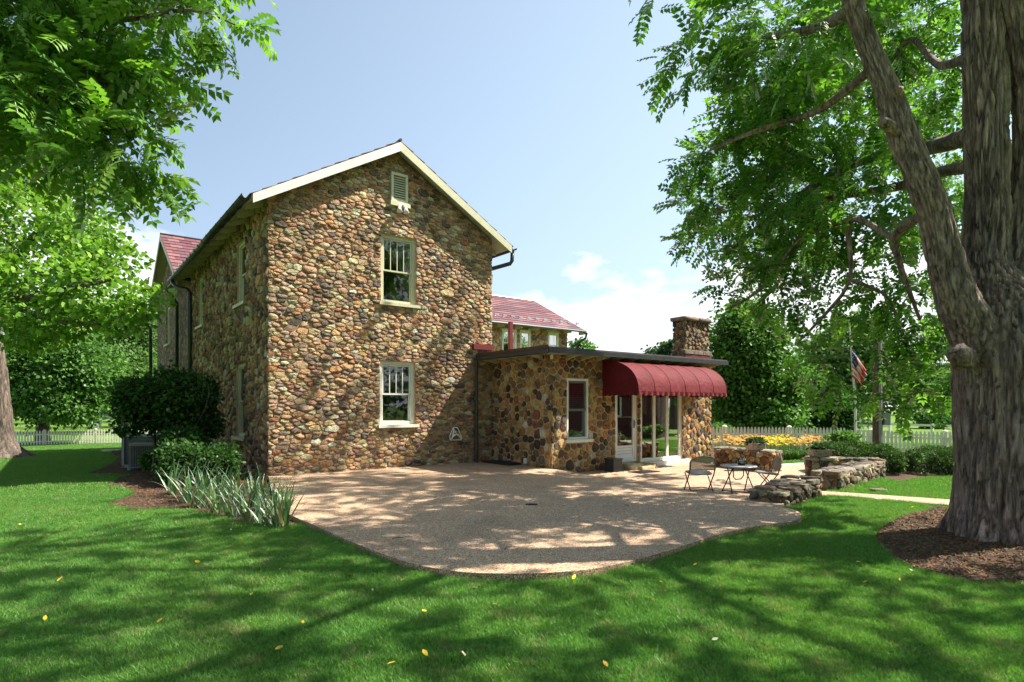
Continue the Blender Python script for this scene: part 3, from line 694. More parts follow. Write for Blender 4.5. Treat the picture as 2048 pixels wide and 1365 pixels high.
# roofs
roofm = MB()
Y0, Y1 = -0.36, 12.5
def slope_slab(mb, xa, za, xb, zb, y0, y1, th=0.05):
    mb.add([(xa,y0,za-th),(xb,y0,zb-th),(xb,y1,zb-th),(xa,y1,za-th),(xa,y0,za),(xb,y0,zb),(xb,y1,zb),(xa,y1,za)],
           [(0,3,2,1),(4,5,6,7),(0,1,5,4),(1,2,6,5),(2,3,7,6),(3,0,4,7)])
slope_slab(roofm, -OV - 0.04, ztop(-OV - 0.04), RX, ztop(RX), Y0 + 0.03, Y1); slope_slab(roofm, RX, ztop(RX), WID + OV + 0.04, ztop(-OV - 0.04), Y0 + 0.03, Y1)
roof = roofm.build('roof', EAVE, house)
for sgn in (0, 1):        # rake boards
    q = MB(); xa, xb = (-OV - 0.02, RX) if sgn == 0 else (WID + OV + 0.02, RX)
    za, zb = ztop(-OV - 0.02) + 0.012, ztop(RX) - 0.004
    q.add([(xa,Y0,za),(xb,Y0,zb),(xb,Y0,zb-0.215),(xa,Y0,za-0.19),(xa,Y0+.028,za),(xb,Y0+.028,zb),(xb,Y0+.028,zb-0.215),(xa,Y0+.028,za-0.19)], [(0,1,2,3),(7,6,5,4),(0,4,5,1),(3,2,6,7),(0,3,7,4),(1,5,6,2)])
    q.build('rake_board', WHITE if sgn == 0 else CREAM, roof)
    for k in range(14):   # rafter tails
        yy = 0.35 + k * 0.75; q = MB(); e = -1 if sgn == 0 else 1; bx = 0 if sgn == 0 else WID
        zi = ztop(0) - 0.055; zo = ztop(0) - SL * 0.40 - 0.055
        q.prism([(bx + e*0.0, zi), (bx + e*0.40, zo), (bx + e*0.40, zo - 0.07), (bx + e*0.28, zo - 0.05), (bx + e*0.0, zi - 0.17)], yy, yy + 0.05)
        q.build('rafter_tail', EAVE, roof)
SPAL = [((0.20,0.075,0.072),3),((0.17,0.06,0.068),3),((0.23,0.10,0.09),2),((0.15,0.07,0.08),2),((0.21,0.12,0.12),1)]
def shingles(root, org, e1, e2, L1, L2, keep=None, cw=0.42, ch=0.36, seed=1, clipf=None, nm='shingle'):
    """rows of shingles on a slope; keep(i,j) picks those built as objects of their own"""
    R = random.Random(seed); e1 = Vector(e1).normalized(); e2 = Vector(e2).normalized(); n = e1.cross(e2).normalized(); n = n if n.z > 0 else -n
    rest = MB(); rows = int(L2 / ch) + 1; cnt = 0
    for j in range(rows):
        a0 = -cw * 0.5 * (j % 2); i = 0
        while a0 < L1:
            w = cw * R.uniform(0.97, 1.03); x0 = max(0, a0) + 0.004; x1 = min(L1, a0 + w) - 0.004; d0 = j * ch; d1 = min(L2, d0 + ch + 0.02); a0 += w
            if x1 - x0 < 0.03 or d1 <= d0: continue
            c0 = Vector(org) + e1 * (x0 + x1) / 2 + e2 * (d0 + d1) / 2
            if clipf and not clipf(c0): i += 1; continue
            lo = 0.004; hi = 0.024 + R.uniform(0, 0.006); ps = []
            for dd, hh in ((d0, lo), (d1, hi)):
                for xx in (x0, x1):
                    for k in (hh, hh + 0.012): ps.append(Vector(org) + e1 * xx + e2 * dd + n * k)
            f = [(0,2,3,1),(4,5,7,6),(0,1,5,4),(2,6,7,3),(1,3,7,5),(0,4,6,2)]; c = pick_col(SPAL, R)
            if keep and keep(c0, i, j):
                q = MB(); q.col = c; q.add(ps, f); q.build(nm, SHING, root); cnt += 1
            else: rest.col = c; rest.add(ps, f)
            i += 1
    if rest.v: rest.build('far_shingles', SHING, root, kind='stuff')
    return cnt
nrm = math.hypot(1, SL)
n1 = shingles(roof, (RX, Y0, ztop(RX)), (0, 1, 0), (-1, 0, -SL), Y1 - Y0, (RX + OV + 0.06) * nrm, keep=lambda c, i, j: i < 1, seed=2)
shingles(roof, (RX, Y0, ztop(RX)), (0, 1, 0), (1, 0, -SL), Y1 - Y0, (RX + OV + 0.06) * nrm, seed=3)
q = MB(); q.tube([(RX, Y0 - 0.01, ztop(RX) + 0.045), (RX, Y1, ztop(RX) + 0.045)], 0.035, 8); q.build('ridge_cap', BLACKM, roof)
q = MB(); q.lathe([(0.05, 0), (0.05, 0.1), (0.07, 0.1), (0.07, 0.13), (0, 0.14)], 10, (0.75, 0.6, ztop(0.75) - 0.02)); q.build('vent_pipe', BLACKM, roof)
# left cross wing roof
ZR2, HWv, YR = 8.43, 4.2, 14.2; SL2 = (ZR2 - EZ) / HWv
wr = MB()
for e in (-1, 1): wr.add([( -.33, YR, ZR2-.05), (5.2, YR, ZR2-.05), (5.2, YR+e*HWv, EZ-.05), (-.33, YR+e*HWv, EZ-.05), (-.33, YR, ZR2), (5.2, YR, ZR2), (5.2, YR+e*HWv, EZ), (-.33, YR+e*HWv, EZ)], [(0,3,2,1),(4,5,6,7),(0,1,5,4),(1,2,6,5),(2,3,7,6),(3,0,4,7)])
wroof = wr.build('wing_roof', EAVE, house)
n2_ = math.hypot(1, SL2)
shingles(wroof, (-.36, YR, ZR2), (1, 0, 0), (0, -1, -SL2), 5.4, HWv * n2_, keep=lambda c, i, j: c.x < 3.4 and j < 13 and c.z > ztop(min(c.x, WID - c.x)) - 0.2, seed=5, cw=0.42)
shingles(wroof, (-.36, YR, ZR2), (1, 0, 0), (0, 1, -SL2), 5.4, HWv * n2_, seed=6)
for e in (-1, 1):
    q = MB(); q.add([(-.36, YR, ZR2), (-.36, YR+e*HWv, EZ), (-.36, YR+e*HWv, EZ-.2), (-.36, YR, ZR2-.2), (-.33, YR, ZR2), (-.33, YR+e*HWv, EZ), (-.33, YR+e*HWv, EZ-.2), (-.33, YR, ZR2-.2)], [(0,1,2,3),(7,6,5,4),(0,4,5,1),(3,2,6,7),(0,3,7,4),(1,5,6,2)])
    q.build('rake_board', CREAM, wroof)
q = MB(); q.tube([(-.36, YR, ZR2 + .045), (5.2, YR, ZR2 + .045)], 0.04, 6); q.build('ridge_cap', BLACKM, wroof)
# rear right wing
ZR3, EZ3, XE = 7.78, 5.66, hx(1168, 10.0)
XR3 = XE
rr = MB()
for e in (-1, 1): rr.add([(4.4, YR, ZR3-.05), (XR3, YR, ZR3-.05), (XR3, YR+e*4.2, EZ3-.05), (4.4, YR+e*4.2, EZ3-.05), (4.4, YR, ZR3), (XR3, YR, ZR3), (XR3, YR+e*4.2, EZ3), (4.4, YR+e*4.2, EZ3)], [(0,3,2,1),(4,5,6,7),(0,1,5,4),(1,2,6,5),(2,3,7,6),(3,0,4,7)])
rroof = rr.build('rear_wing_roof', EAVE, house)
SL3 = (ZR3 - EZ3) / 4.2; n3_ = math.hypot(1, SL3)
shingles(rroof, (4.4, YR, ZR3), (1, 0, 0), (0, -1, -SL3), XR3 - 4.4, 4.25 * n3_, seed=8, cw=0.9)
shingles(rroof, (4.4, YR, ZR3), (1, 0, 0), (0, 1, -SL3), XR3 - 4.4, 4.25 * n3_, seed=9, cw=0.9)
q = MB(); q.tube([(4.4, YR, ZR3 + .045), (XR3, YR, ZR3 + .045)], 0.05, 6); q.build('ridge_cap', BLACKM, rroof)
q = MB(); q.add([(XR3+.003, YR, ZR3+.03), (XR3+.003, YR-4.25, EZ3), (XR3+.003, YR-4.25, EZ3-.18), (XR3+.003, YR, ZR3-.18), (XR3+.04, YR, ZR3+.03), (XR3+.04, YR-4.25, EZ3), (XR3+.04, YR-4.25, EZ3-.18), (XR3+.04, YR, ZR3-.18)], [(0,1,2,3),(7,6,5,4),(0,4,5,1),(3,2,6,7),(0,3,7,4),(1,5,6,2)]); q.build('rake_board', BLACKM, rroof)
q = MB(); q.tube([(WID + .1, 9.9, EZ3 - .07), (XR3 + .05, 9.9, EZ3 - .07)], 0.07, 8); q.build('gutter', PIPE, rroof)
XW3 = hx(1143, 10.6); q = MB(); q.tube([(XW3 + .5, 9.93, EZ3 - .12), (XW3 + .48, 10.0, EZ3 - .4), (XW3 + .1, 10.35, EZ3 - .75), (XW3 - .1, 10.5, EZ3 - .95), (XW3 - .1, 10.5, 0)], 0.06, 8); q.build('downpipe', BLACKM, rroof)
for k in range(11):
    px = 993 + k * 16.2; yy = 10.75; xx = hx(px, yy); zz = ZR3 - (YR - yy) * SL3 + 0.05
    q = MB(); q.box((xx - .12, yy - .03, zz), (xx + .12, yy + .02, zz + .1)); q.box((xx - .03, yy - .02, zz - .01), (xx + .03, yy + .12, zz + .05)); q.build('snow_guard', STEEL, rroof)
for k in range(12):
    q = MB(); xx = WID + 1.2 + k * 1.1
    q.prism([(0, 0), (0.55, 0.0)][:0] or [(xx, EZ3 + .05), (xx + .07, EZ3 + .05), (xx + .07, EZ3 - .2), (xx, EZ3 - .2)], 10.0, 10.55); q.build('rafter_tail', EAVE, rroof)
rwo = []
for a, b, t_, b_ in ((1004, 1034, 657, 690), (1040, 1062, 660, 692), (1096, 1118, 664, 695)):
    x0, x1 = hx(a, 10.6), hx(b, 10.6); rwo.append([x0, x1, hz(b_, x0, 10.6) - .5, hz(t_, x0, 10.6)])
T3 = lambda a, b, c: (a, 10.6 - b, c)
rw_wall = wall_sheet(T3, None, WID, 18.3, 0, 5.66, rwo).build('rear_wing_wall', MORTAR, house)
for o in rwo: window(house, T3, *o, trim=WHITE, sash=WHITE, muntins=4, rec=0.05, fw=0.12)
Rr = random.Random(14)
for P, A in cells([(WID, 2.8), (18.3, 2.8), (18.3, 5.6), (WID, 5.6)], [openpad(o) for o in rwo], Rr, 0.10, 0.22, 1.1, fill=6):
    Vs, Fs, c = stone_shape(P, Rr, 0.014, 0.07, 8); pool.add(T3, Vs, Fs, pick_col(PAL_G[:6] + [PAL_G[10]], Rr), rw_wall, 0.001)
pool.build(house)
# gutters and downpipes of the main roof
def halfpipe(mb, p, q_, r, n=8, th=0.006):
    p, q_ = Vector(p), Vector(q_); d = (q_ - p).normalized(); a = d.cross(Vector((0, 0, 1))).normalized(); vs = []; fs = []
    for pt in (p, q_):
        for rr_ in (r, r - th):
            for k in range(n + 1):
                t = math.pi * k / n; vs.append(pt + a * math.cos(t) * rr_ - Vector((0, 0, 1)) * math.sin(t) * rr_)
    m_ = n + 1
    for k in range(n): fs += [(k, k+1, 2*m_+k+1, 2*m_+k), (m_+k, 3*m_+k, 3*m_+k+1, m_+k+1), (k, m_+k, m_+k+1, k+1), (2*m_+k, 2*m_+k+1, 3*m_+k+1, 3*m_+k)]
    fs.append(tuple(range(2*m_, 3*m_))); mb.add(vs, fs)
GX = -OV - 0.14
q = MB(); halfpipe(q, (GX, -0.30, EZ - 0.02), (GX, 10.1, EZ - 0.06), 0.085); g1 = q.build('gutter', BLACKM, house, True)
for k in range(18):
    q = MB(); yy = -0.1 + k * 0.58; r = 0.092; q.tube([(GX - r * math.cos(t), yy, EZ - 0.03 - r * math.sin(t)) for t in [i * math.pi / 8 for i in range(9)]], 0.010, 5); q.build('gutter_bracket', BLACKM, g1)
q = MB(); halfpipe(q, (WID + OV + .14, -0.32, EZ - 0.02), (WID + OV + .14, 9.9, EZ - 0.05), 0.085); g2 = q.build('gutter', BLACKM, house, True)
def pipe(name, pts, r=0.05): q = MB(); q.tube(pts, r, 10); return q.build(name, BLACKM, house, True)
yd = hy(381, -0.12)
pipe('downpipe', [(GX, yd + .75, EZ - .1), (GX, yd + .72, EZ - .22), (GX + .1, yd + .45, EZ - .42), (-.2, yd + .1, EZ - .5), (-.14, yd, EZ - .62), (-.14, yd, 0)], 0.065)
yd = hy(355, -0.12); pipe('downpipe', [(GX, yd - .3, EZ - .12), (-.14, yd, EZ - .6), (-.14, yd, -.2)], 0.06)
yd = hy(310, -0.12); pipe('downpipe', [(-.9, yd - .4, EZ - .05), (-.9, yd - .2, EZ - .35), (-.3, yd, EZ - .9), (-.25, yd, -.4)], 0.07)
xg = WID + OV + .14
pipe('downpipe', [(xg, -.22, EZ - .1), (xg, -.2, EZ - .36), (xg - .05, -.18, EZ - .44), (xg - .55, 0.02, EZ - .62)], 0.055)
# tall dark pipe in the corner against the annex, and white hose bracket
xd = hx(953, -0.12); q = MB(); q.tube([(xd, -0.12, 2.86), (xd, -0.12, 0.95)], 0.045, 10); q.tube([(xd, -0.12, 0.95), (xd, -0.12, 0.08)], 0.052, 10); q.build('downpipe', BLACKM, house)
bx_, bz_ = hx(911, -0.1), hz(868, hx(911, -0.1), -0.1)
q = MB()
S_ = 0.0
outl = [(-.075, .16), (.045, .16), (.16, -.06), (.16, -.16), (-.17, -.16), (-.19, -.05)]
for i in range(6):
    a, b = outl[i], outl[(i+1) % 6]; q.tube([(bx_ + a[0], -.12, bz_ + a[1]), (bx_ + b[0], -.12, bz_ + b[1])], 0.014, 5)
q.tube([(bx_ - .17 + .32 * t, -.16, bz_ - .14 + .13 * math.sin(math.pi * t)) for t in [i / 8 for i in range(9)]], 0.02, 6)
q.tube([(bx_ - .02, -.06, bz_ + .05), (bx_ - .02, -.14, bz_ + .05)], 0.03, 6)
q.tube([(bx_ - .06, -.13, bz_ + .12), (bx_ - .13, -.15, bz_ - .1)], 0.018, 5)
tag(q.build('hose_bracket', WHITE), 'white metal hose hanger screwed to the stone wall beside the dark downpipe', 'hose hanger').matrix_world = house.matrix_basis.copy()

# ------------------------------------------------------------------ the annex
AD = 2.5                                           # how far its long face stands in front of the gable wall
ann = empty('stone_annex', tuple(W2(WID, -AD)), UA, 'single-storey stone annex with flat dark roof and stone chimney', 'annex')
LX = hx(1421, -AD) - WID; HA = 2.84
def ax(px, y=0.0): return hx(px, y - AD) - WID
def az_(py, x, y=0.0): return hz(py, x + WID, y - AD)
Ta = lambda a, b, c: (a, -b, c); Tl = lambda a, b, c: (-b, a, c)
aw = [ax(1133), ax(1176), az_(880, ax(1133)), az_(757, ax(1133))]
dr = [ax(1230), ax(1274), az_(926, ax(1230)), 2.42]
tw = [ax(1281), ax(1364), 0.19, 2.42]
tw[2] = az_(925, tw[0])
aface = wall_sheet(Ta, None, 0, LX, -0.4, HA, [aw, dr, tw], mat=MORTAR2).build('front_wall', MORTAR2, ann)
alef = wall_sheet(Tl, None, 0, AD, -0.4, HA, []).build('left_wall', MORTAR2, ann)
q = MB(); q.box((LX - .1, 0.0, -.4), (LX, 6, HA)); q.box((0, 5.9, -.4), (LX - .1, 6, HA)); q.box((0.0, AD + .02, -.4), (0.1, 5.9, HA)); q.build('back_wall', MORTAR2, ann)
ap = StonePool(); Ra = random.Random(21)
for P, A in cells([(-0.04, -0.15), (LX + .03, -0.15), (LX + .03, HA), (-0.04, HA)], [[aw[0], aw[1], aw[2] - .1, aw[3]], [dr[0], dr[1], -.1, dr[3]], [tw[0] - .0, tw[1], tw[2] - .13, tw[3]]], Ra, 0.07, 0.17, 0.95, fill=16):
    Vs, Fs, c = stone_shape(P, Ra, 0.013, 0.036, 12, 0.2); ap.add(Ta, Vs, Fs, pick_col(PAL_A, Ra), aface, A * 1.2)
for P, A in cells([(-0.04, -0.15), (AD - .02, -0.15), (AD - .02, HA), (-0.04, HA)], [], Ra, 0.07, 0.17, 0.95, fill=16):
    Vs, Fs, c = stone_shape(P, Ra, 0.013, 0.036, 12, 0.2); ap.add(Tl, Vs, Fs, pick_col(PAL_A, Ra), alef, A)
# flat roof with dark edge, brown flashing, wedge rafter tails
OVA = 0.5
q = MB(); q.box((-OVA, -OVA, HA), (LX + .03, 6.1, HA + 0.05)); aroof = q.build('roof', EAVE, ann)
q = MB(); q.box((-OVA - .03, -OVA - .03, HA + .052), (LX + .06, 6.1, HA + 0.115)); q.build('roof_covering', simple('roll_roofing', (0.085, 0.08, 0.08), (0.04, 0.038, 0.038), 0.75, 6, 60, 0.3), aroof)
q = MB(); q.box((-OVA - .055, -OVA - .06, HA - .035), (LX + .08, -OVA - .032, HA + 0.075)); q.build('gutter', BLACKM, aroof)
q = MB(); q.tube([(-OVA - .07, -OVA - .04, HA + .0), (-OVA - .07, AD - .05, HA - .0)], 0.05, 8); q.build('gutter', BLACKM, aroof)
q = MB(); q.box((-OVA - .05, -OVA, HA + .055), (-OVA - .031, AD - .02, HA + 0.15)); q.build('flashing', BROWNM, aroof)
def tail(T, a):
    q = MB(T); pts = [(a, 0.03), (a + .05, 0.03)]
    q.add([(a, .02, HA-.003), (a, OVA-.02, HA-.003), (a, OVA-.02, HA-.035), (a, .02, HA-.12), (a+.05, .02, HA-.003), (a+.05, OVA-.02, HA-.003), (a+.05, OVA-.02, HA-.035), (a+.05, .02, HA-.12)], [(0,1,2,3),(7,6,5,4),(0,4,5,1),(3,2,6,7),(0,3,7,4),(1,5,6,2)])
    q.build('rafter_tail', EAVE, aroof)
xx = 0.42
while xx < LX - .1: tail(Ta, xx); xx += 0.52
for yy in (0.3, 0.95, 1.6, 2.2): tail(Tl, yy)
q = MB(); q.box((-.10, -.10, HA - .13), (-.045, -.045, HA - .03)); q.build('corner_light', WHITE, ann)
q = MB(); q.box((ax(1040, 0) if False else -.06, 0.9, .15), (-.035, 1.02, .28)); q.build('outlet_box', WHITE, ann)
window(ann, Ta, *aw, trim=WHITE, sash=GREYSASH, muntins=0, rec=0.02, fw=0.055, sw=0.05, blind=True, glass=GLASS_DK, sillmat=WHITE, label='annex window with grey sash, white frame and dark shutters')
# storm door
dm = MB(Ta); dm.frame(dr[0], dr[1], dr[2], dr[3], 0.05, -0.10, -0.02); door = dm.build('door', DOORW, ann)
q = MB(Ta); d0, d1 = dr[0] + .053, dr[1] - .053; zk = az_(893, dr[0])
q.frame(d0, d1, dr[2] + .053, dr[3] - .053, 0.075, -0.075, -0.035); q.box((d0 + .075, -0.07, zk - .06), (d1 - .075, -0.04, zk)); q.build('door_leaf', DOORW, door)
for k in range(3):
    z0 = dr[2] + .13 + k * (zk - .06 - dr[2] - .13) / 3; z1 = z0 + (zk - .06 - dr[2] - .13) / 3 - 0.008
    q = MB(Ta); q.box((d0 + .077, -0.065, z0), (d1 - .077, -0.048, z1)); q.build('kick_panel', DOORW, door)
q = MB(Ta); q.box((d0 + .077, -0.06, zk + .002), (d1 - .077, -0.056, dr[3] - .13)); q.build('pane', GLASS_DK, door)
q = MB(Ta); zc = (zk + dr[3]) / 2 - .2; q.box((d0 + .077, -0.075, zc), (d1 - .077, -0.062, zc + .035)); q.build('glazing_bar', DOORW, door)
q = MB(Ta); q.box((d1 - .06, -0.034, 1.0), (d1 - .03, -0.01, 1.22)); q.tube([(d1 - .045, .0, 1.18), (d1 - .045, .03, 1.12), (d1 - .045, .0, 1.04)], 0.009, 6); q.build('handle', STEEL, door)
q = MB(Ta); q.box((dr[0], -0.12, dr[2] - .07), (dr[1], 0.05, dr[2] - .004)); q.build('threshold', simple('oak_threshold', (0.3, 0.2, 0.08)), door)
# three tall panes
fm = MB(Ta); fm.frame(tw[0], tw[1], tw[2], tw[3], 0.05, -0.12, -0.02); tri = fm.build('window', WHITE, ann); tri['label'] = 'row of three tall fixed panes in white frames'
TW = tw[1] - tw[0] - .1
for k in range(3):
    a = tw[0] + .05 + TW * k / 3; b = tw[0] + .05 + TW * (k + 1) / 3
    q = MB(Ta); q.frame(a + .002, b - .002, tw[2] + .052, tw[3] - .052, 0.045, -0.09 + .01 * (k == 1), -0.03); q.build('sash', WHITE, tri)
    q = MB(Ta); q.box((a + .047, -0.062, tw[2] + .099), (b - .047, -0.058, tw[3] - .099)); q.build('pane', GLASS_DK, tri)
q = MB(Ta); q.box((tw[0] - .04, -0.12, tw[2] - .13), (ax(1373) , 0.16, tw[2] - .004)); q.build('sill', WHITE, tri)
def drape(x0, x1, z0, z1, y, seed):
    R = random.Random(seed); V = []; F = []; n = 28
    for j in range(2):
        for i in range(n + 1):
            t = i / n; V.append((x0 + (x1 - x0) * t, y + 0.035 * math.sin(t * 22 + seed), (z0 + 0.05 * math.sin(t * 9 + seed) * (1 - j)) if j == 0 else z1))
    for i in range(n): F.append((i, i + 1, n + 2 + i, n + 1 + i))
    q = MB(); q.add(V, F); return q.build('curtain', CURTAIN, tri, True)
drape(tw[0] + .25, tw[0] + .75, 1.35, 2.3, 0.45, 1); drape(tw[0] + 1.0, tw[0] + 1.45, 1.3, 2.3, 0.5, 4); drape(tw[1] - .25, tw[1] - .02, 0.3, 2.3, 0.5, 7)
q = MB(); q.box((0.1, .35, 0.0), (LX - .11, 5.9, 0.05)); q.build('floor', DARK, ann)
# sofa shapes kept simple: a low bench behind the panes
q = MB(); q.box((tw[0] + .3, 1.6, .05), (tw[1] + .3, 2.3, .5)); q.box((tw[0] + .3, 2.3, .05), (tw[1] + .3, 2.5, .95)); q.build('sofa', simple('brown_sofa', (0.1, 0.05, 0.035)), ann)
# stone chimney: breast standing on the roof near its right end
CY = 0.55; c0, c1 = ax(1369, CY), ax(1415, CY); cz1 = az_(640, c0, CY)
ch = MB(); ch.box((c0, CY, HA), (c1, CY + .40, cz1)); chim = ch.build('chimney', MORTAR, ann)
Tc = lambda a, b, c: (a, CY - b, c); Tcl = lambda a, b, c: (c0 - b, CY + a, c)
Rc = random.Random(31)
for P, A in cells([(c0 - .03, HA + .3), (c1 + .03, HA + .3), (c1 + .03, cz1), (c0 - .03, cz1)], [], Rc, 0.065, 0.13, 1.15, fill=7):
    Vs, Fs, c = stone_shape(P, Rc, 0.01, 0.07); ap.add(Tc, Vs, Fs, tuple(.62 * v for v in pick_col(PAL_G[2:10], Rc)), chim, 9)
for P, A in cells([(-.03, HA + .3), (.42, HA + .3), (.42, cz1), (-.03, cz1)], [], Rc, 0.065, 0.13, 1.15, fill=7):
    Vs, Fs, c = stone_shape(P, Rc, 0.01, 0.07); ap.add(Tcl, Vs, Fs, tuple(.62 * v for v in pick_col(PAL_G[2:10], Rc)), chim, 8)
for k in range(3):
    w = (c1 - c0 + .22) / 3; Vb, Fb = rounded_block(Rc, (c0 - .14 + k * w, CY - .12, HA + .33), (c0 - .14 + (k + 1) * w, CY + .05, HA + .47)); ap.add(lambda *p: p, Vb, Fb, pick_col(PAL_G[4:7], Rc), chim, 9)
for k in range(2):
    w = (c1 - c0 + .2) / 2; Vb, Fb = rounded_block(Rc, (c0 - .1 + k * w, CY - .13, cz1 - .02), (c0 - .1 + (k + 1) * w, CY + .50, cz1 + .11)); ap.add(lambda *p: p, Vb, Fb, pick_col(PAL_G[4:6], Rc), chim, 9)
q = MB(); q.box((c0 - .08, CY - .1, HA + .1), (c1 + .08, CY - .0, HA + .32)); q.build('flashing', REDMET, chim)
ap.build(ann)
# red flashing box and red pipe behind the annex roof
q = MB(); x = WID; q.box((hx(953, -.25), -.14, hz(702, WID, 0)), (WID + .0, -.02, hz(692, WID, 0))); q.build('flashing', REDMET, house)
rx = hx(1021, 3.0); q = MB(); q.box((rx - .06, 2.94, 2.9), (rx + .06, 3.06, hz(644, rx, 3.0))); q.build('red_post', REDMET, house)
q = MB(); q.tube([(WID + .3, 1.2, HA + .2), (rx - .1, 2.6, HA + .22)], 0.10, 8); q.build('roof_duct', BLACKM, house)
# awning
def m_awn():
    m, t, b, o = mat_new('burgundy_canvas'); n = noise_n(t, 2.2, 5, 0.6, 'Object'); n2 = noise_n(t, 220, 2, 0.5, 'Object')
    c = ramp(t, n.outputs['Fac'], [(0.3, (0.105, 0.006, 0.010)), (0.6, (0.14, 0.010, 0.015)), (0.75, (0.18, 0.022, 0.022))]); t.links.new(c, b.inputs['Base Color'])
    b.inputs['Roughness'].default_value = 0.75; b.inputs['Specular IOR Level'].default_value = 0.25
    n3 = noise_n(t, 3.0, 3, 0.5, 'Object', dist=1.2); ad = N(t, 'ShaderNodeMath', operation='MULTIPLY_ADD'); ad.inputs[1].default_value = 6.0; t.links.new(n3.outputs['Fac'], ad.inputs[0]); t.links.new(n2.outputs['Fac'], ad.inputs[2])
    bump(t, b, ad.outputs[0], 0.5, 0.01); return m
AWN = m_awn()
A0 = ax(1203); PR = 1.2
r_ = (1452 - CXP) / FOC; b_ = P0 + U * WID + Vv * (-AD - PR); A1 = (r_ * b_.y - b_.x) / (U.x - r_ * U.y)
AZT, AZB = 2.76, 1.95
awr = empty('awning', tuple(W2(WID, -AD)), UA, 'burgundy canvas awning with scalloped edge above the glass doors', 'awning')
def prof(t): return (PR * math.sin(t) ** 0.9 if t > 0 else 0, AZB + (AZT - AZB) * math.cos(t) ** 0.9 if t < math.pi / 2 else AZB)
PF = [(0.03 + PR * math.sin(i * math.pi / 20) , AZB + (AZT - AZB) * max(0, math.cos(i * math.pi / 20)) ** 0.85) for i in range(11)]
NP = 6
for k in range(NP):
    V = []; F = []; m_ = 8; a = A0 + (A1 - A0) * k / NP; b = A0 + (A1 - A0) * (k + 1) / NP
    for i, (p, zz) in enumerate(PF):
        for j in range(m_ + 1):
            t = j / m_; sag = 0.014 * math.sin(math.pi * t) * (0.35 + math.sin(math.pi * i / 10))
            V.append((a + (b - a) * t, -(p - sag * (p / PR)), zz - sag * 0.8 * (1 - i / 14)))
    for i in range(len(PF) - 1):
        for j in range(m_): F.append((i*(m_+1)+j, i*(m_+1)+j+1, (i+1)*(m_+1)+j+1, (i+1)*(m_+1)+j))
    q = MB(); q.add(V, F); q.build('canopy_panel', AWN, awr, True)
for k in range(NP + 1):
    a = A0 + (A1 - A0) * k / NP; q = MB(); q.tube([(a, -p, zz + 0.001) for p, zz in PF], 0.007, 6); q.build('seam', AWN, awr, True)
for a, nm in ((A0, 0), (A1, 1)):
    q = MB(); q.add([(a, -.0, AZB)] + [(a, -p, zz) for p, zz in PF], [tuple(range(12))]); q.build('end_panel', AWN, awr)
def valance(p0, p1, n):
    V = []; F = []; m_ = n * 8; p0 = Vector(p0); p1 = Vector(p1); d = (p1 - p0); nn = Vector((d.y, -d.x, 0)).normalized()
    for i in range(m_ + 1):
        t = i / m_; s_ = abs(math.sin(math.pi * t * n)); w = 0.012 * math.sin(t * n * 5); P = p0 + d * t + nn * w
        V += [tuple(P), (P.x, P.y, P.z - 0.06), (P.x + nn.x * w, P.y + nn.y * w, P.z - 0.085 - 0.02 * s_)]
    for i in range(m_): F += [(3*i, 3*i+1, 3*i+4, 3*i+3), (3*i+1, 3*i+2, 3*i+5, 3*i+4)]
    q = MB(); q.add(V, F); q.build('valance', AWN, awr, True)
valance((A0, -PR - .03, AZB), (A1, -PR - .03, AZB), 22); valance((A0, -.02, AZB), (A0, -PR - .03, AZB), 7); valance((A1, -.02, AZB), (A1, -PR - .03, AZB), 7)
q = MB()
for a in (A0 + .02, A1 - .02): q.tube([(a, -.02, AZB + .01), (a, -PR, AZB + .01)], .012, 6)
q.tube([(A0, -PR, AZB + .01), (A1, -PR, AZB + .01)], .012, 6); q.build('frame', STEEL, awr)

# ------------------------------------------------------------------ low stone walls with flat cap stones
def low_wall(p, q_, thick, h0, h1, label, seed, zb=-0.15, pal=PAL_G, side=1):
    """wall footprint from p to q_ (near face), thickness to the left of that direction"""
    p, q_ = Vector((p[0], p[1], 0)), Vector((q_[0], q_[1], 0)); d = (q_ - p); L = d.length; ang = math.atan2(d.y, d.x)
    root = empty('low_stone_wall', (p.x, p.y, 0), ang, label, 'stone wall', 'low dry stone walls round the patio'); R = random.Random(seed); pl = StonePool(); th = thick * side
    core = MB(); y0, y1 = sorted((0.0, th)); core.box((0.02, y0 + .02, zb), (L - .02, y1 - .02, min(h0, h1) - .07)); co = core.build('wall_core', MORTAR, root)
    faces = [(lambda a, b, c: (a, (y0) - b, c), L), (lambda a, b, c: (a, y1 + b, c), L), (lambda a, b, c: (-b, y0 + a, c), y1 - y0), (lambda a, b, c: (L + b, y0 + a, c), y1 - y0)]
    for T, LL in faces:
        for P, A in cells([(0, zb), (LL, zb), (LL, (h0 + h1) / 2 - .055), (0, (h0 + h1) / 2 - .055)], [], R, 0.062, 0.15, 1.1, fill=14):
            Vs, Fs, c = stone_shape(P, R, 0.008, 0.075); pl.add(T, Vs, Fs, pick_col(pal, R), co, A)
    hm = (h0 + h1) / 2; CP = [((.30,.265,.21),3),((.22,.19,.16),2.5),((.38,.33,.25),2),((.15,.14,.13),1.5),((.27,.20,.14),1)]
    for P, A in cells([(-.06, y0 - .06), (L + .06, y0 - .06), (L + .06, y1 + .06), (-.06, y1 + .06)], [], R, 0.15, 0.25, 1.0, fill=24):
        Vs, Fs, c = stone_shape(P, R, 0.006, 0.075, 12, .2, 1); Vs = [(v[0], min(v[1], .052) + .1 * min(0, v[1] - .052) + .25 * max(0, min(v[1], .09) - .052), v[2]) for v in Vs]; zz_ = h0 + (h1 - h0) * c[0] / L - .062
        pl.add(lambda a, b, c: (a, c, zz_ + b * .95), Vs, Fs, pick_col(CP, R), co, 9)
    pl.build(root, 290); return root
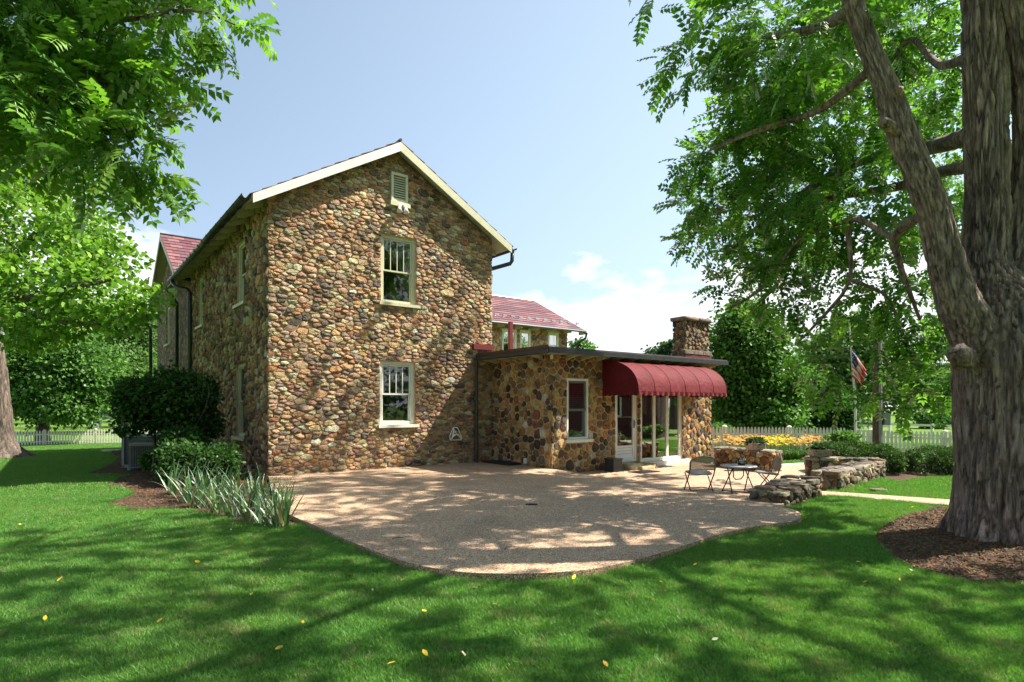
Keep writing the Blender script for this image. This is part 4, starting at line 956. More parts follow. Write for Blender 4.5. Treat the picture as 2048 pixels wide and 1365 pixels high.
GREYP = [((.26,.21,.15),3),((.34,.28,.20),3),((.17,.15,.13),2),((.13,.115,.105),1.5),((.40,.34,.25),1.5),((.24,.15,.09),1)]
low_wall(DC, DR, .52, .25, .36, 'low stone wall nearest the camera, right beside the bistro chairs', 41, pal=GREYP)
low_wall((6.13, 11.27), (8.3, 13.4), .42, .36, .37, 'low stone wall running to the hedge on the far side of the side path', 42, pal=GREYP)
low_wall((6.88, 13.75), (8.35, 13.45), .42, .42, .42, 'short dark stone wall carrying the planter by the hedge', 43, pal=PAL_A)
pa = W2(WID, -AD) ; a_end = Vector((5.62, 16.75, 0))
low_wall((5.60, 16.5), (6.42, 14.95), .42, .48, .48, 'stone wall joining the annex corner, planter on its free end', 44, pal=PAL_A)

# ------------------------------------------------------------------ foliage machinery
def rotmats(dirs, roll):
    """rows: local x axis -> dirs; local z roughly up, rolled about x"""
    d = dirs / np.linalg.norm(dirs, axis=1, keepdims=True); up = np.tile(np.array([0, 0, 1.0]), (len(d), 1)); bad = np.abs(d[:, 2]) > 0.97; up[bad] = (1, 0, 0)
    y = np.cross(up, d); y /= np.linalg.norm(y, axis=1, keepdims=True); z = np.cross(d, y)
    c, s = np.cos(roll)[:, None], np.sin(roll)[:, None]; y2 = y * c + z * s; z2 = -y * s + z * c
    return np.stack([d, y2, z2], axis=2)
def scatter_np(tmplV, tmplF, P, Rm, S):
    n, k = len(P), len(tmplV); V = np.einsum('nij,kj->nki', Rm, tmplV) * S[:, None, None] + P[:, None, :]
    F = tmplF[None] + (np.arange(n) * k)[:, None, None]; return V.reshape(-1, 3), F.reshape(-1, tmplF.shape[1])
def frond(nl=7, L=1.0, ll=0.29, lw=0.088, seed=0):
    """pinnate leaf along +x, length 1, drooping leaflets; each leaflet two quads folded on its midrib"""
    R = random.Random(seed); V = []; F = []
    def leaflet(p, ang, l, w):
        dx, dy = math.cos(ang), math.sin(ang); px_, py_ = -dy, dx; b = len(V); dz = -R.uniform(.15, .6)
        mid = (p[0] + dx*l*.45, p[1] + dy*l*.45, p[2] + dz*l*.35); tip = (p[0] + dx*l, p[1] + dy*l, p[2] + dz*l)
        V.extend([p, (mid[0] + px_*w, mid[1] + py_*w, mid[2] + w*.35), tip, (mid[0] - px_*w, mid[1] - py_*w, mid[2] + w*.35), mid])
        F.extend([(b, b+4, b+2, b+1), (b, b+3, b+2, b+4)])
    for i in range(nl):
        t = 0.18 + 0.80 * i / (nl - 1); zc = -0.30 * t * t; sz = 1 - 0.35 * abs(t - .5)
        for e in (-1, 1): leaflet((t, 0, zc), e * R.uniform(.95, 1.25), ll * sz * R.uniform(.85, 1.1), lw * sz)
    leaflet((0.98, 0, -.3), R.uniform(-.2, .2), ll * .8, lw * .8)
    b = len(V); V.extend([(0, -.008, 0), (0, .008, 0), (.5, .006, -.075), (.5, -.006, -.075), (1, .004, -.3), (1, -.004, -.3)]); F.extend([(b, b+1, b+2, b+3), (b+3, b+2, b+4, b+5)])
    return np.array(V), np.array(F)
def broad(kind=0):
    if kind == 0:   # lobed leaf
        V = [(0,0,0),(.25,.42,.05),(.62,.30,.02),(1,0,-.12),(.62,-.30,.02),(.25,-.42,.05),(.5,0,-.03)]; F = [(0,6,2,1),(6,3,2,2),(0,5,4,6),(6,4,3,3)]
        F = [(0,6,2,1),(0,5,4,6),(6,4,3,2)]; return np.array(V), np.array(F)
    V = [(0,0,0),(.5,.24,.06),(1,0,-.1),(.5,-.24,.06)]; return np.array(V), np.array([(0,3,2,1)])
def leaf_cols(n, kind, R):
    if kind == 'walnut': a, b = np.array([.060,.155,.020]), np.array([.24,.42,.045])
    elif kind == 'maple': a, b = np.array([.10,.23,.025]), np.array([.26,.43,.055])
    elif kind == 'dark': a, b = np.array([.026,.075,.018]), np.array([.07,.15,.032])
    elif kind == 'mid': a, b = np.array([.055,.14,.03]), np.array([.15,.29,.06])
    elif kind == 'blue': a, b = np.array([.030,.070,.030]), np.array([.06,.12,.05])
    elif kind == 'willow': a, b = np.array([.09,.18,.05]), np.array([.17,.28,.08])
    elif kind == 'yew': a, b = np.array([.022,.060,.012]), np.array([.07,.13,.025])
    t = R.random((n, 1)) ** 1.6; return (a + (b - a) * t) * R.uniform(.65, 1.3, (n, 1))
def clump_points(clumps, n, R, sub=14, tight=0.33, shell=0.55):
    """clumps: (x,y,z,rx,ry,rz[,w]); points gather round random sub-centres inside each ellipsoid"""
    w = np.array([(c[6] if len(c) > 6 else 1.0) * (c[3]*c[4]*c[5]) ** 0.7 for c in clumps]); w /= w.sum(); cnt = R.multinomial(n, w); P = []; O = []
    for c, k in zip(clumps, cnt):
        if k == 0: continue
        rad = np.array(c[3:6]); m_ = max(3, int(sub)); d = R.normal(size=(m_, 3)); d /= np.linalg.norm(d, axis=1, keepdims=True)
        sc = d * (R.random((m_, 1)) ** (1/3) * (1 - shell) + shell) * 0.82; idx = R.integers(0, m_, k)
        q = R.normal(size=(k, 3)) * tight + sc[idx]; P.append(np.array(c[:3]) + q * rad); O.append(q)
    return np.vstack(P), np.vstack(O)
def foliage(name, clumps, n, parent, mat, kind='mid', shape='broad', size=0.12, seed=1, sub=14, tight=0.33, shell=0.55, droop=0.3, mask=None):
    R = np.random.default_rng(seed); P, O = clump_points(clumps, n, R, sub, tight, shell)
    if mask is not None: k = mask(P); P, O = P[k], O[k]
    n = len(P); d = O / (np.linalg.norm(O, axis=1, keepdims=True) + 1e-6) + R.normal(size=(n, 3)) * .55; d[:, 2] -= droop
    roll = R.normal(size=n) * (.5 if shape == 'frond' else .8); Rm = rotmats(d, roll); S = size * R.uniform(.7, 1.25, n)
    Vs = []; Fs = []; Cs = []; base = 0
    tm = [frond(6, seed=s_) for s_ in range(4)] if shape == 'frond' else ([broad(0)] if shape == 'broad' else [broad(1)])
    idx = R.integers(0, len(tm), n)
    for i, (tv, tf) in enumerate(tm):
        k = idx == i
        if not k.any(): continue
        V, F = scatter_np(tv, tf, P[k], Rm[k], S[k]); c = leaf_cols(int(k.sum()), kind, R); c = np.repeat(c, len(tv), axis=0)
        Vs.append(V); Fs.append(F + base); Cs.append(c); base += len(V)
    return link_mesh(name, np_mesh(name, np.vstack(Vs), np.vstack(Fs), np.vstack(Cs)), parent, mat)
def limb_mesh(paths, seg=40, rings=12, amp=0.03, freq=7.0, seed=0, flare=None):
    """joined tapered limbs with bark ridges; paths: list of ([(x,y,z,r)...], segments)"""
    Vs = []; Fs = []; Cs = []; base = 0
    for pts, sg in paths:
        P = []; n = len(pts); per = rings
        for i in range(n - 1):
            p0, p1, p2, p3 = pts[max(i-1, 0)], pts[i], pts[i+1], pts[min(i+2, n-1)]
            L = math.dist(p1[:3], p2[:3]); k = max(2, int(L * per))
            for j in range(k + (1 if i == n - 2 else 0)):
                t = j / k; P.append([0.5*((2*p1[a]) + (-p0[a]+p2[a])*t + (2*p0[a]-5*p1[a]+4*p2[a]-p3[a])*t*t + (-p0[a]+3*p1[a]-3*p2[a]+p3[a])*t**3) for a in range(4)])
        up = Vector((1, 0, 0)); V = []; s_ = 0.0
        for i, p in enumerate(P):
            c = Vector(p[:3]); d = (Vector(P[min(i+1, len(P)-1)][:3]) - Vector(P[max(i-1, 0)][:3])).normalized()
            a = (up - d * up.dot(d)).normalized(); b = d.cross(a); up = a
            if i: s_ += (c - Vector(P[i-1][:3])).length
            for k in range(sg):
                t = 2*math.pi*k/sg; dr_ = a*math.cos(t) + b*math.sin(t); r = p[3]; cv = .5
                if amp:
                    q = Vector((math.cos(t)*r*freq*1.5, math.sin(t)*r*freq*1.5, s_*freq*.10 + seed))
                    w = mnoise.noise(q) ; w2 = mnoise.noise(Vector((q.x*2.1, q.y*2.1, q.z*2.4)))
                    low = mnoise.noise(Vector((math.cos(t)*1.3, math.sin(t)*1.3, s_*.9 + seed*2)))
                    rdg = 1 - min(1, abs(w) * 4.2); rdg = max(rdg * .9, 1 - min(1, abs(w2) * 5.5)) ; cv = 1 - rdg; r += amp * (cv - .6) * 1.6 + amp * .5 * w2 + r*.10*low
                if flare and c.z < flare[0]:
                    f = (1 - c.z / flare[0]) ** 2.2; r *= 1 + f * (flare[1] + flare[2]*max(0, math.cos(t*5 + 1.0)) )
                V.append(c + dr_ * r); Cs.append((cv, cv, cv))
        F = []
        for i in range(len(P) - 1):
            for k in range(sg): F.append((base+i*sg+k, base+i*sg+(k+1)%sg, base+(i+1)*sg+(k+1)%sg, base+(i+1)*sg+k))
        Vs += [tuple(v) for v in V]; Fs += F; base += len(V)
    return np_mesh('trunk', np.array(Vs), np.array(Fs), np.array(Cs), smooth_=True)
def twigs(parent, lines_, mat, name='branch', amp=0.0):
    for pts in lines_:
        me = limb_mesh([(pts, 10)], rings=6, amp=amp, freq=12, seed=len(pts)); link_mesh(name, me, parent, mat)

# ------------------------------------------------------------------ big walnut on the right
TX, TY = 5.74, 6.95
tree = empty('walnut_tree', (0, 0, 0), 0, 'massive walnut tree at the right edge with lichened trunk forking into stems', 'tree')
def tp_(px, py, D, rpx): p = at(px, py, D); return (p.x, p.y, p.z, rpx / FOC * D)
trunk_pts = [(TX, TY, -.15, .54), (TX, TY, .3, .515), (TX, TY, .9, .485), (TX + .0, TY, 1.6, .485), (TX - .02, TY, 2.2, .50), (TX - .1, TY, 2.75, .40), (TX - .22, TY + .02, 3.2, .24), tp_(1974, 430, 7.0, 35), tp_(1972, 300, 7.0, 35), tp_(1970, 150, 7.05, 35), tp_(1963, 0, 7.1, 31), tp_(1955, -200, 7.2, 28), tp_(1990, -420, 7.4, 20)]
tk = link_mesh('trunk', limb_mesh([(trunk_pts, 150)], rings=34, amp=.030, freq=10, seed=2, flare=(.6, .10, .22)), tree, BARK)
left = [(TX - .12, TY - .02, 1.95, .30), tp_(1955, 680, 6.85, 46), tp_(1916, 600, 6.75, 36), tp_(1890, 520, 6.7, 30), tp_(1870, 430, 6.65, 28), tp_(1840, 350, 6.6, 26), tp_(1806, 268, 6.6, 26), tp_(1784, 205, 6.6, 23), tp_(1752, 130, 6.6, 20), tp_(1712, 20, 6.6, 18), tp_(1668, -120, 6.6, 17), tp_(1580, -300, 6.8, 12)]
link_mesh('limb', limb_mesh([(left, 80)], rings=34, amp=.015, freq=14, seed=5), tree, BARK)
right = [(TX + .08, TY, 2.0, .36), tp_(2036, 640, 6.95, 52), tp_(2050, 540, 6.95, 40), tp_(2054, 420, 7.0, 34), tp_(2066, 300, 7.0, 33), tp_(2064, 180, 6.95, 33), tp_(2046, 60, 6.9, 31), tp_(2030, -80, 6.9, 30), tp_(2100, -350, 7.0, 20)]
link_mesh('limb', limb_mesh([(right, 80)], rings=30, amp=.02, freq=12, seed=9), tree, BARK)
kn = [(*at(1792, 262, 6.55)[:], .075), (*at(1772, 246, 6.47)[:], .055), (*at(1762, 242, 6.44)[:], .04), (*at(1761, 241, 6.435)[:], .003)]
link_mesh('branch_stub', limb_mesh([(kn, 24)], rings=40, amp=.008, freq=20), tree, BARK)
kn = [(*at(1788, 190, 6.55)[:], .08), (*at(1798, 180, 6.45)[:], .04), (*at(1801, 175, 6.39)[:], .003)]
link_mesh('branch_stub', limb_mesh([(kn, 24)], rings=40, amp=.012, freq=20), tree, BARK)
kn = [(*at(1925, 715, 6.6)[:], .14), (*at(1915, 706, 6.48)[:], .09), (*at(1912, 704, 6.44)[:], .003)]
link_mesh('burl', limb_mesh([(kn, 24)], rings=40, amp=.02, freq=16), tree, BARK)
br = [
 [tp_(1965, 262, 7.3, 20), tp_(1900, 285, 8.0, 17), tp_(1840, 300, 8.8, 13), tp_(1700, 330, 9.6, 9), tp_(1560, 420, 10.2, 6), tp_(1440, 520, 10.4, 3)],
 [tp_(1965, 330, 7.3, 14), tp_(1880, 345, 8.2, 11), tp_(1790, 375, 9.2, 9), tp_(1640, 400, 10, 6), tp_(1480, 440, 10.6, 3)],
 [tp_(1880, 410, 6.8, 13), tp_(1800, 460, 7.6, 8), tp_(1790, 490, 7.8, 7), tp_(1810, 560, 8, 5), tp_(1840, 640, 8.1, 3)],
 [tp_(1790, 480, 7.8, 6), tp_(1700, 440, 8.3, 6), tp_(1700, 560, 8.5, 4), tp_(1640, 640, 8.8, 3), tp_(1590, 690, 9, 2)],
 [tp_(1700, 560, 8.5, 4), tp_(1780, 600, 8.6, 3), tp_(1800, 700, 8.8, 2)],
 [tp_(1712, 20, 6.6, 14), tp_(1620, 60, 7.2, 9), tp_(1520, 80, 7.8, 6), tp_(1400, 120, 8.2, 3)],
 [tp_(1752, 130, 6.6, 10), tp_(1640, 220, 7.4, 7), tp_(1520, 260, 8.0, 5), tp_(1420, 300, 8.4, 3)],
 [tp_(1965, 100, 7.2, 12), tp_(1880, 130, 8.4, 8), tp_(1820, 80, 9.2, 5), tp_(1760, 160, 9.8, 3)],
 [tp_(1700, 440, 8.3, 5), tp_(1600, 480, 9, 4), tp_(1520, 580, 9.6, 3), tp_(1450, 620, 9.9, 2)],
 [tp_(1640, 400, 10, 5), tp_(1560, 560, 10.4, 4), tp_(1500, 620, 10.5, 2)],
 [tp_(1668, -120, 6.6, 12), (1.5, 6.6, 7.2, .035), (-.5, 6.2, 7.6, .015)], [tp_(1955, -200, 7.2, 14), (4.5, 4.5, 8.5, .05), (3.0, 2.4, 9.2, .02)],
 [tp_(1955, -200, 7.2, 14), (4.0, 9, 9, .05), (2.4, 11, 9.8, .02)], [tp_(2100, -350, 7.0, 16), (8.2, 7.5, 9.3, .06), (10, 8, 10.5, .05)], [tp_(2045, 60, 6.9, 14), (7.6, 5.2, 7.4, .05), (9.2, 4.2, 8.4, .04)]]
twigs(tree, br, BARK, 'branch', .004)
def pc(px, py, D, rx, ry, rz=None, w=1.0):     # clump given by picture position and radii in pixels (depth radius in metres)
    p = at(px, py, D); return (p.x, p.y, p.z, rx / FOC * D, rz or 0.9, ry / FOC * D, w)
vis = [pc(1480, 60, 7.6, 120, 70), pc(1400, 110, 8, 60, 70), pc(1335, 10, 8.2, 70, 16, .5, .5), pc(1600, 90, 7.4, 110, 110), pc(1500, 180, 8.2, 80, 90), pc(1610, 230, 8.2, 110, 80, 1.1),
       pc(1420, 320, 9.6, 65, 60), pc(1520, 310, 9.2, 90, 80), pc(1410, 400, 10, 60, 45), pc(1430, 470, 10.2, 75, 45), pc(1520, 420, 9.8, 85, 75), pc(1620, 360, 8.8, 100, 80, 1.2),
       pc(1700, 250, 9.5, 80, 100, 1.2, .8), pc(1700, 400, 9, 100, 80, 1.2), pc(1600, 500, 9.4, 100, 60), pc(1500, 560, 9.9, 90, 50), pc(1450, 600, 10, 45, 28, .6, .6), pc(1560, 610, 9.6, 70, 36),
       pc(1650, 580, 9.2, 90, 60), pc(1740, 520, 9, 80, 80), pc(1800, 440, 9.4, 70, 70), pc(1830, 300, 10, 80, 70), pc(1850, 150, 10, 80, 90, 1.2), pc(1760, 90, 9.6, 90, 80, 1.2), pc(1840, 30, 9.6, 90, 60),
       pc(1690, 30, 8.8, 80, 60), pc(1820, 560, 8.8, 70, 60), pc(1650, 730, 9, 60, 50, .7), pc(1600, 690, 9.2, 40, 26, .4, .4), pc(1740, 700, 8.8, 80, 50, .8), pc(1700, 770, 8.7, 45, 35, .5, .7), pc(1790, 780, 8.6, 70, 55, .7), pc(1850, 740, 8.6, 45, 60, .6), pc(1830, 650, 8.7, 70, 50, .8),
       pc(1765, 630, 8.8, 70, 45, .8), pc(1500, 130, 12.5, 80, 70, 1.2), pc(1600, 200, 13, 90, 80, 1.3), pc(1470, 330, 13, 70, 60, 1.1), pc(1560, 400, 13.5, 90, 70, 1.3), pc(1640, 130, 12.5, 90, 80, 1.2), pc(1455, 440, 13, 60, 50, 1.0), pc(1540, 520, 13, 70, 40, 1.0), pc(1720, 120, 12.5, 90, 80, 1.2), pc(1660, 330, 13.5, 90, 80, 1.2), pc(1560, 30, 12, 110, 60, 1.2), pc(1800, 260, 13, 80, 80, 1.2), pc(1740, 20, 13, 90, 60, 1.3), pc(1640, 470, 14, 80, 60, 1.2), pc(1500, 230, 14.5, 60, 60, 1.2), pc(1905, 190, 12, 60, 70, 1.2, .8), pc(1900, 330, 11.5, 55, 60, 1.1, .8), pc(1850, 430, 12.5, 60, 60, 1.1, .8), pc(1960, 60, 12, 90, 60, 1.2, .8), pc(2035, 100, 9.5, 60, 120, 1.0, .5), pc(1960, 350, 5.9, 26, 26, .2, .3)]
def flag_gap(P):            # the open gap in the lower boughs through which the flag shows
    px = CXP + P[:, 0] / P[:, 1] * FOC; py = HOR - (P[:, 2] - EYE) / P[:, 1] * FOC
    return ~((px > 1664) & (px < 1752) & (py > 655) & (py < 775)) & ~((px < 1452) & (py > 585)) & ~((px > 1692) & (px < 1732) & (py > 640))
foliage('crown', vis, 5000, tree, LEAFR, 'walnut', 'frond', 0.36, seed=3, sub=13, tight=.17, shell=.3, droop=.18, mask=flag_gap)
hi = [(3.6, 9.5, 7.6, 1.9, 1.8, 1.1), (1.4, 7.3, 8.8, 1.5, 1.4, .8), (5.0, 5.0, 8.2, 2.2, 1.8, 1.2), (7.7, 7.5, 8.6, 2.2, 2.0, 1.3), (2.9, 4.4, 8.2, 1.6, 1.4, .8), (5.6, 10.0, 9.4, 2.2, 1.8, 1.2), (8.8, 4.4, 7.6, 2.0, 2.0, 1.3), (8.4, 10.4, 8.0, 1.9, 1.9, 1.2), (9.8, 7.2, 6.6, 1.5, 1.7, 1.0), (4.2, 2.2, 7.8, 1.8, 1.2, 1.0), (7.4, 1.4, 7.2, 1.8, 1.6, 1.1), (5.5, 7.0, 10.8, 2.4, 2.2, 1.1), (10.8, 3.8, 6.0, 1.5, 1.7, 1.1), (5.2, 14.2, 12.6, 1.5, 1.4, 1.1), (7.2, 13, 12, 1.8, 1.6, 1.2), (6.4, 16.2, 12.8, 1.4, 1.4, 1.0), (4.4, 12.2, 12.0, 1.3, 1.2, .9), (8.5, 15.5, 11.5, 1.8, 1.6, 1.2)]
def out_frame(P):           # the crown goes on above and beside the picture
    return ~((P[:, 1] > 0.5) & (HOR - (P[:, 2] - EYE) / np.maximum(P[:, 1], .1) * FOC > -30) & (CXP + P[:, 0] / np.maximum(P[:, 1], .1) * FOC < 2075))
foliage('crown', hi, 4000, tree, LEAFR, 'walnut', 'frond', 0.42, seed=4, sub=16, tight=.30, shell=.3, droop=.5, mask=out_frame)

# ------------------------------------------------------------------ walnut reaching in at the top left
tr2 = empty('walnut_tree', (0, 0, 0), 0, 'walnut tree whose feathery boughs reach in at the top left corner', 'tree')
t2 = [(-9.2, 6.4, -.1, .42), (-9.2, 6.4, 1.5, .36), (-9.1, 6.4, 3.2, .30), (-8.8, 6.5, 5.0, .22), (-8.4, 6.6, 7.0, .14), (-8.0, 6.8, 9.0, .06)]
link_mesh('trunk', limb_mesh([(t2, 60)], rings=14, amp=.02, freq=10, seed=3, flare=(.6, .2, .2)), tr2, BARK)
twigs(tr2, [[(-8.9, 6.4, 4.0, .12), (-7.4, 6.5, 4.7, .08), (-6.0, 6.8, 5.0, .05), tp_(100, 110, 7, 6), tp_(220, 180, 7, 4), tp_(310, 230, 7, 2)], [(-8.8, 6.5, 5.0, .1), (-7.0, 6.6, 5.8, .07), tp_(60, 20, 7, 9), tp_(240, 40, 7, 5), tp_(380, 20, 7, 3), tp_(470, 50, 7, 1.5)], [tp_(60, 180, 7, 7), tp_(150, 260, 7, 4), tp_(260, 340, 7, 2)]], BARK, 'branch', .003)
cl2 = [pc(50, 60, 6.6, 110, 90, .7), pc(170, 60, 6.8, 90, 70, .6), pc(280, 60, 6.9, 65, 45, .4), pc(425, 38, 7, 62, 30, .3, .75), pc(60, 200, 6.6, 100, 70, .6), pc(180, 170, 6.8, 90, 50, .5), pc(300, 150, 6.9, 45, 25, .3, .7), pc(240, 300, 6.8, 65, 55, .4), pc(160, 320, 6.6, 50, 45, .5, .7), pc(290, 370, 6.9, 35, 22, .25, .6), pc(290, 270, 6.9, 35, 20, .25, .6), pc(-120, 100, 6.6, 120, 140, 1.0), pc(100, -120, 6.9, 250, 90, .9), pc(350, -80, 7.1, 120, 50, .5)]
foliage('crown', cl2, 1800, tr2, LEAFM, 'walnut', 'frond', 0.40, seed=8, sub=12, tight=.30, shell=.35, droop=.2)
foliage('crown', [(-8.8, 6.0, 7.6, 2.4, 2.4, 1.8), (-9.5, 7.8, 6.0, 2, 2, 1.5), (-10, 4.5, 6, 2, 2, 1.5)], 700, tr2, LEAFM, 'walnut', 'frond', .42, seed=9, mask=out_frame)

# ------------------------------------------------------------------ broadleaf tree at the left edge
tr3 = empty('lime_tree', (0, 0, 0), 0, 'bright leafy shade tree at the left edge, broad crown hanging over the lawn', 'tree')
b3 = Vector((*gr(2, 908), 0)); X3, Y3 = b3.x, b3.y
t3 = [(X3, Y3, -.1, .42), (X3, Y3, .5, .36), (X3 - .05, Y3, 1.4, .32), (X3 - .15, Y3, 2.6, .29), (X3 - .3, Y3, 4.2, .24), (X3 - .3, Y3, 6.5, .17), (X3, Y3, 9, .08)]
link_mesh('trunk', limb_mesh([(t3, 72)], rings=16, amp=.02, freq=9, seed=6, flare=(.7, .55, .5)), tr3, BARK2)
twigs(tr3, [[tp_(-60, 640, 15, 14), tp_(20, 605, 14, 9), tp_(90, 590, 13.4, 7), tp_(140, 577, 13, 5), tp_(220, 560, 12.6, 3)], [tp_(20, 612, 14, 6), tp_(110, 640, 13.4, 4), tp_(200, 650, 13, 2.5)], [(X3 - .2, Y3, 3.6, .16), tp_(-60, 640, 15, 12)], [(X3 - .25, Y3, 5, .14), tp_(60, 480, 16, 7), tp_(150, 440, 15, 3)], [(X3 - .25, Y3, 4.5, .14), tp_(60, 560, 16, 7), tp_(180, 530, 15, 3)]], BARK2, 'branch', .003)
cl3 = [pc(60, 440, 16, 120, 90, 1.6), pc(170, 470, 15, 80, 70, 1.3), pc(60, 330, 17, 130, 80, 1.8), pc(60, 560, 14, 120, 70, 1.3), pc(190, 580, 13.2, 90, 60, 1.0), pc(280, 605, 12.8, 55, 38, .6, .8), pc(220, 520, 14, 60, 45, .9), pc(130, 645, 13.4, 110, 45, 1.0), pc(40, 660, 14, 80, 40, 1.0), pc(-120, 500, 16, 130, 150, 2), pc(-100, 250, 17, 180, 120, 2), pc(60, 200, 17.5, 160, 90, 2), pc(240, 640, 12.8, 60, 28, .5, .6), pc(325, 592, 12.4, 24, 20, .3, .4)]
foliage('crown', cl3, 30000, tr3, LEAFB, 'maple', 'broad', 0.135, seed=10, sub=26, tight=.24, shell=.3, droop=.25)

# ------------------------------------------------------------------ other trees
def tree_at(name, label, px, D, crown, n, kind, size, seed, trunk_r=.2, th=2.0, group=None, shape='broad', sub=20, tight=.26, mat=LEAFB, base_z=None, lean=0):
    x = (px - CXP) / FOC * D; z0 = ground_h(x, D) if base_z is None else base_z
    r = empty(name, (0, 0, 0), 0, label, 'tree', group)
    top = max(c[2] for c in crown)
    link_mesh('trunk', limb_mesh([([(x, D, z0 - .1, trunk_r * 1.3), (x, D, z0 + .5, trunk_r), (x + lean, D, z0 + th, trunk_r * .85), (x + lean, D, top, trunk_r * .25)], 14)], rings=2, amp=.02, freq=6, seed=seed), r, BARK2)
    R = random.Random(seed)
    for k in range(5):
        c = crown[k % len(crown)]; a = R.uniform(0, 6.28); s = (x + lean * .5, D, z0 + th * R.uniform(.75, 1.3), trunk_r * .45)
        link_mesh('branch', limb_mesh([([s, ((s[0] + c[0]) / 2 + math.cos(a) * .3, (s[1] + c[1]) / 2, (s[2] + c[2]) / 2 + .2, trunk_r * .25), (c[0] + math.cos(a) * c[3] * .5, c[1] + math.sin(a) * c[4] * .5, c[2], trunk_r * .08)], 7)], rings=1.5, amp=0), r, BARK2)
    foliage('crown', crown, n, r, mat, kind, shape, size, seed, sub, tight, .5, .3); return r
tree_at('maple_tree', 'round dense maple behind the left picket fence, low branches over its short trunk', 85, 36, [pc(90, 760, 36, 85, 75, 2.6), pc(160, 745, 36, 70, 75, 2.4), pc(50, 790, 35.5, 55, 45, 2.0), pc(150, 810, 35.5, 60, 35, 2), pc(110, 700, 36.5, 80, 50, 2.4)], 44000, 'mid', .20, 21, .35, 1.6, sub=30, tight=.2)
tree_at('maple_tree', 'paler tree rising between the round maple and the house wall', 250, 52, [pc(230, 700, 52, 65, 60, 3), pc(280, 690, 52, 45, 70, 3), pc(200, 760, 51, 60, 45, 3), pc(285, 760, 50, 40, 50, 2.5)], 22000, 'willow', .27, 22, .3, 3, sub=26, tight=.22)
tree_at('maple_tree', 'full green maple behind the annex beside the red barn', 1468, 27, [pc(1490, 700, 27, 75, 90, 2), pc(1530, 760, 27, 75, 70, 2), pc(1460, 780, 27, 50, 70, 1.6), pc(1520, 830, 26.5, 80, 38, 1.8), pc(1490, 660, 27, 50, 50, 1.4), pc(1560, 800, 27, 45, 55, 1.5)], 42000, 'mid', .17, 23, .22, 1.4, sub=34, tight=.2)
tree_at('dark_bush_tree', 'dark low spreading tree between the maple and the flagpole', 1620, 29, [pc(1620, 815, 29, 65, 45, 1.6), pc(1580, 840, 28.5, 45, 32, 1.3), pc(1665, 840, 28.5, 40, 32, 1.3), pc(1630, 780, 29, 40, 25, 1)], 22000, 'dark', .15, 24, .15, .6, sub=26, tight=.24)
tree_at('willow_tree', 'pale weeping willow in the field left of the big trunk', 1880, 75, [pc(1880, 730, 75, 60, 75, 4), pc(1860, 790, 74, 45, 55, 3), pc(1900, 800, 74, 40, 50, 3)], 9000, 'willow', .55, 25, .4, 4, shape='thin', sub=24, tight=.25)
tree_at('field_tree', 'tall loose tree behind the flag and utility pole', 1700, 80, [pc(1700, 690, 80, 70, 60, 4), pc(1650, 740, 80, 60, 60, 4), pc(1760, 730, 82, 60, 60, 4), pc(1700, 770, 79, 55, 35, 3)], 14000, 'willow', .55, 26, .4, 5, sub=28, tight=.22)
tree_at('field_tree', 'mid-green tree peeping over the annex roof beside the rear wing', 1168, 62, [pc(1165, 700, 62, 28, 16, 1.5), pc(1150, 730, 62, 40, 30, 2)], 2500, 'mid', .35, 27, .25, 4, sub=14)
tree_at('cedar_tree', 'small dark pointed tree just showing above the annex roof', 1298, 60, [pc(1298, 712, 60, 13, 14, .8), pc(1298, 740, 60, 20, 30, 1)], 1800, 'blue', .3, 28, .2, 3, sub=12)
tree_at('field_tree', 'green tree against the left side of the chimney', 1340, 58, [pc(1338, 705, 58, 28, 20, 1.2), pc(1352, 690, 58, 18, 18, 1), pc(1340, 740, 58, 40, 30, 1.5)], 3500, 'blue', .32, 29, .2, 3, sub=14)
# far woods: one mass of foliage along the fields
R_ = np.random.default_rng(5); wc_ = []
for px in range(-200, 2300, 22):
    D = 170 + 25 * math.sin(px * .013) + R_.uniform(-8, 8); h = R_.uniform(42, 74) * (1.25 if px > 1500 else .8); wc_.append(pc(px, 818 - h * .5, D, R_.uniform(14, 26), h * .55, 5))
for k in range(64):
    a = math.radians(60 + k * 240 / 63 + 30); D = 95 + 20 * math.sin(k * 1.7); h = 11 + 4 * math.sin(k * 2.3); wc_.append((math.cos(a - math.pi/2 + math.radians(0)) * 0 + D * math.sin(a), D * math.cos(a), h * .5 - 1, 6, 6, h * .55, .6))
wood = foliage('far_woods', wc_, 60000, None, LEAFB, 'blue', 'broad', 1.1, 31, 16, .3, .4, .2); tag(wood, 'line of distant woods beyond the fields', 'woods', kind='stuff')

for k, (x, y, h, rr_) in enumerate(((9.5, -15, 9, 4.5), (0.5, -19, 10, 5), (17, -8, 9, 4.5), (-11, -17, 9, 4.5), (25, -20, 11, 5.5), (31, 4, 10, 5), (34, 17, 10, 5), (27, -9, 10, 5))):
    r = empty('yard_tree', (0, 0, 0), 0, ('broad yard tree standing behind the photographer, right', 'tall yard tree standing straight behind the photographer', 'yard tree beyond the walnut, right of the photographer', 'yard tree behind the photographer, left', 'far yard tree behind the photographer, right', 'yard tree beyond the red outbuilding, right of the picture', 'yard tree far right, level with the annex', 'yard tree right of the picture, level with the walnut')[k], 'tree')
    link_mesh('trunk', limb_mesh([([(x, y, -.2, .4), (x, y, 2, .33), (x, y, h, .1)], 14)], rings=2, amp=.02), r, BARK2)
    foliage('crown', [(x, y, h * .62, rr_, rr_, h * .34), (x + 1.5, y + 1, h * .75, rr_ * .7, rr_ * .7, h * .25)], 9000, r, LEAFB, 'mid', 'broad', .34, 80 + k, 30, .22, .5, .3)
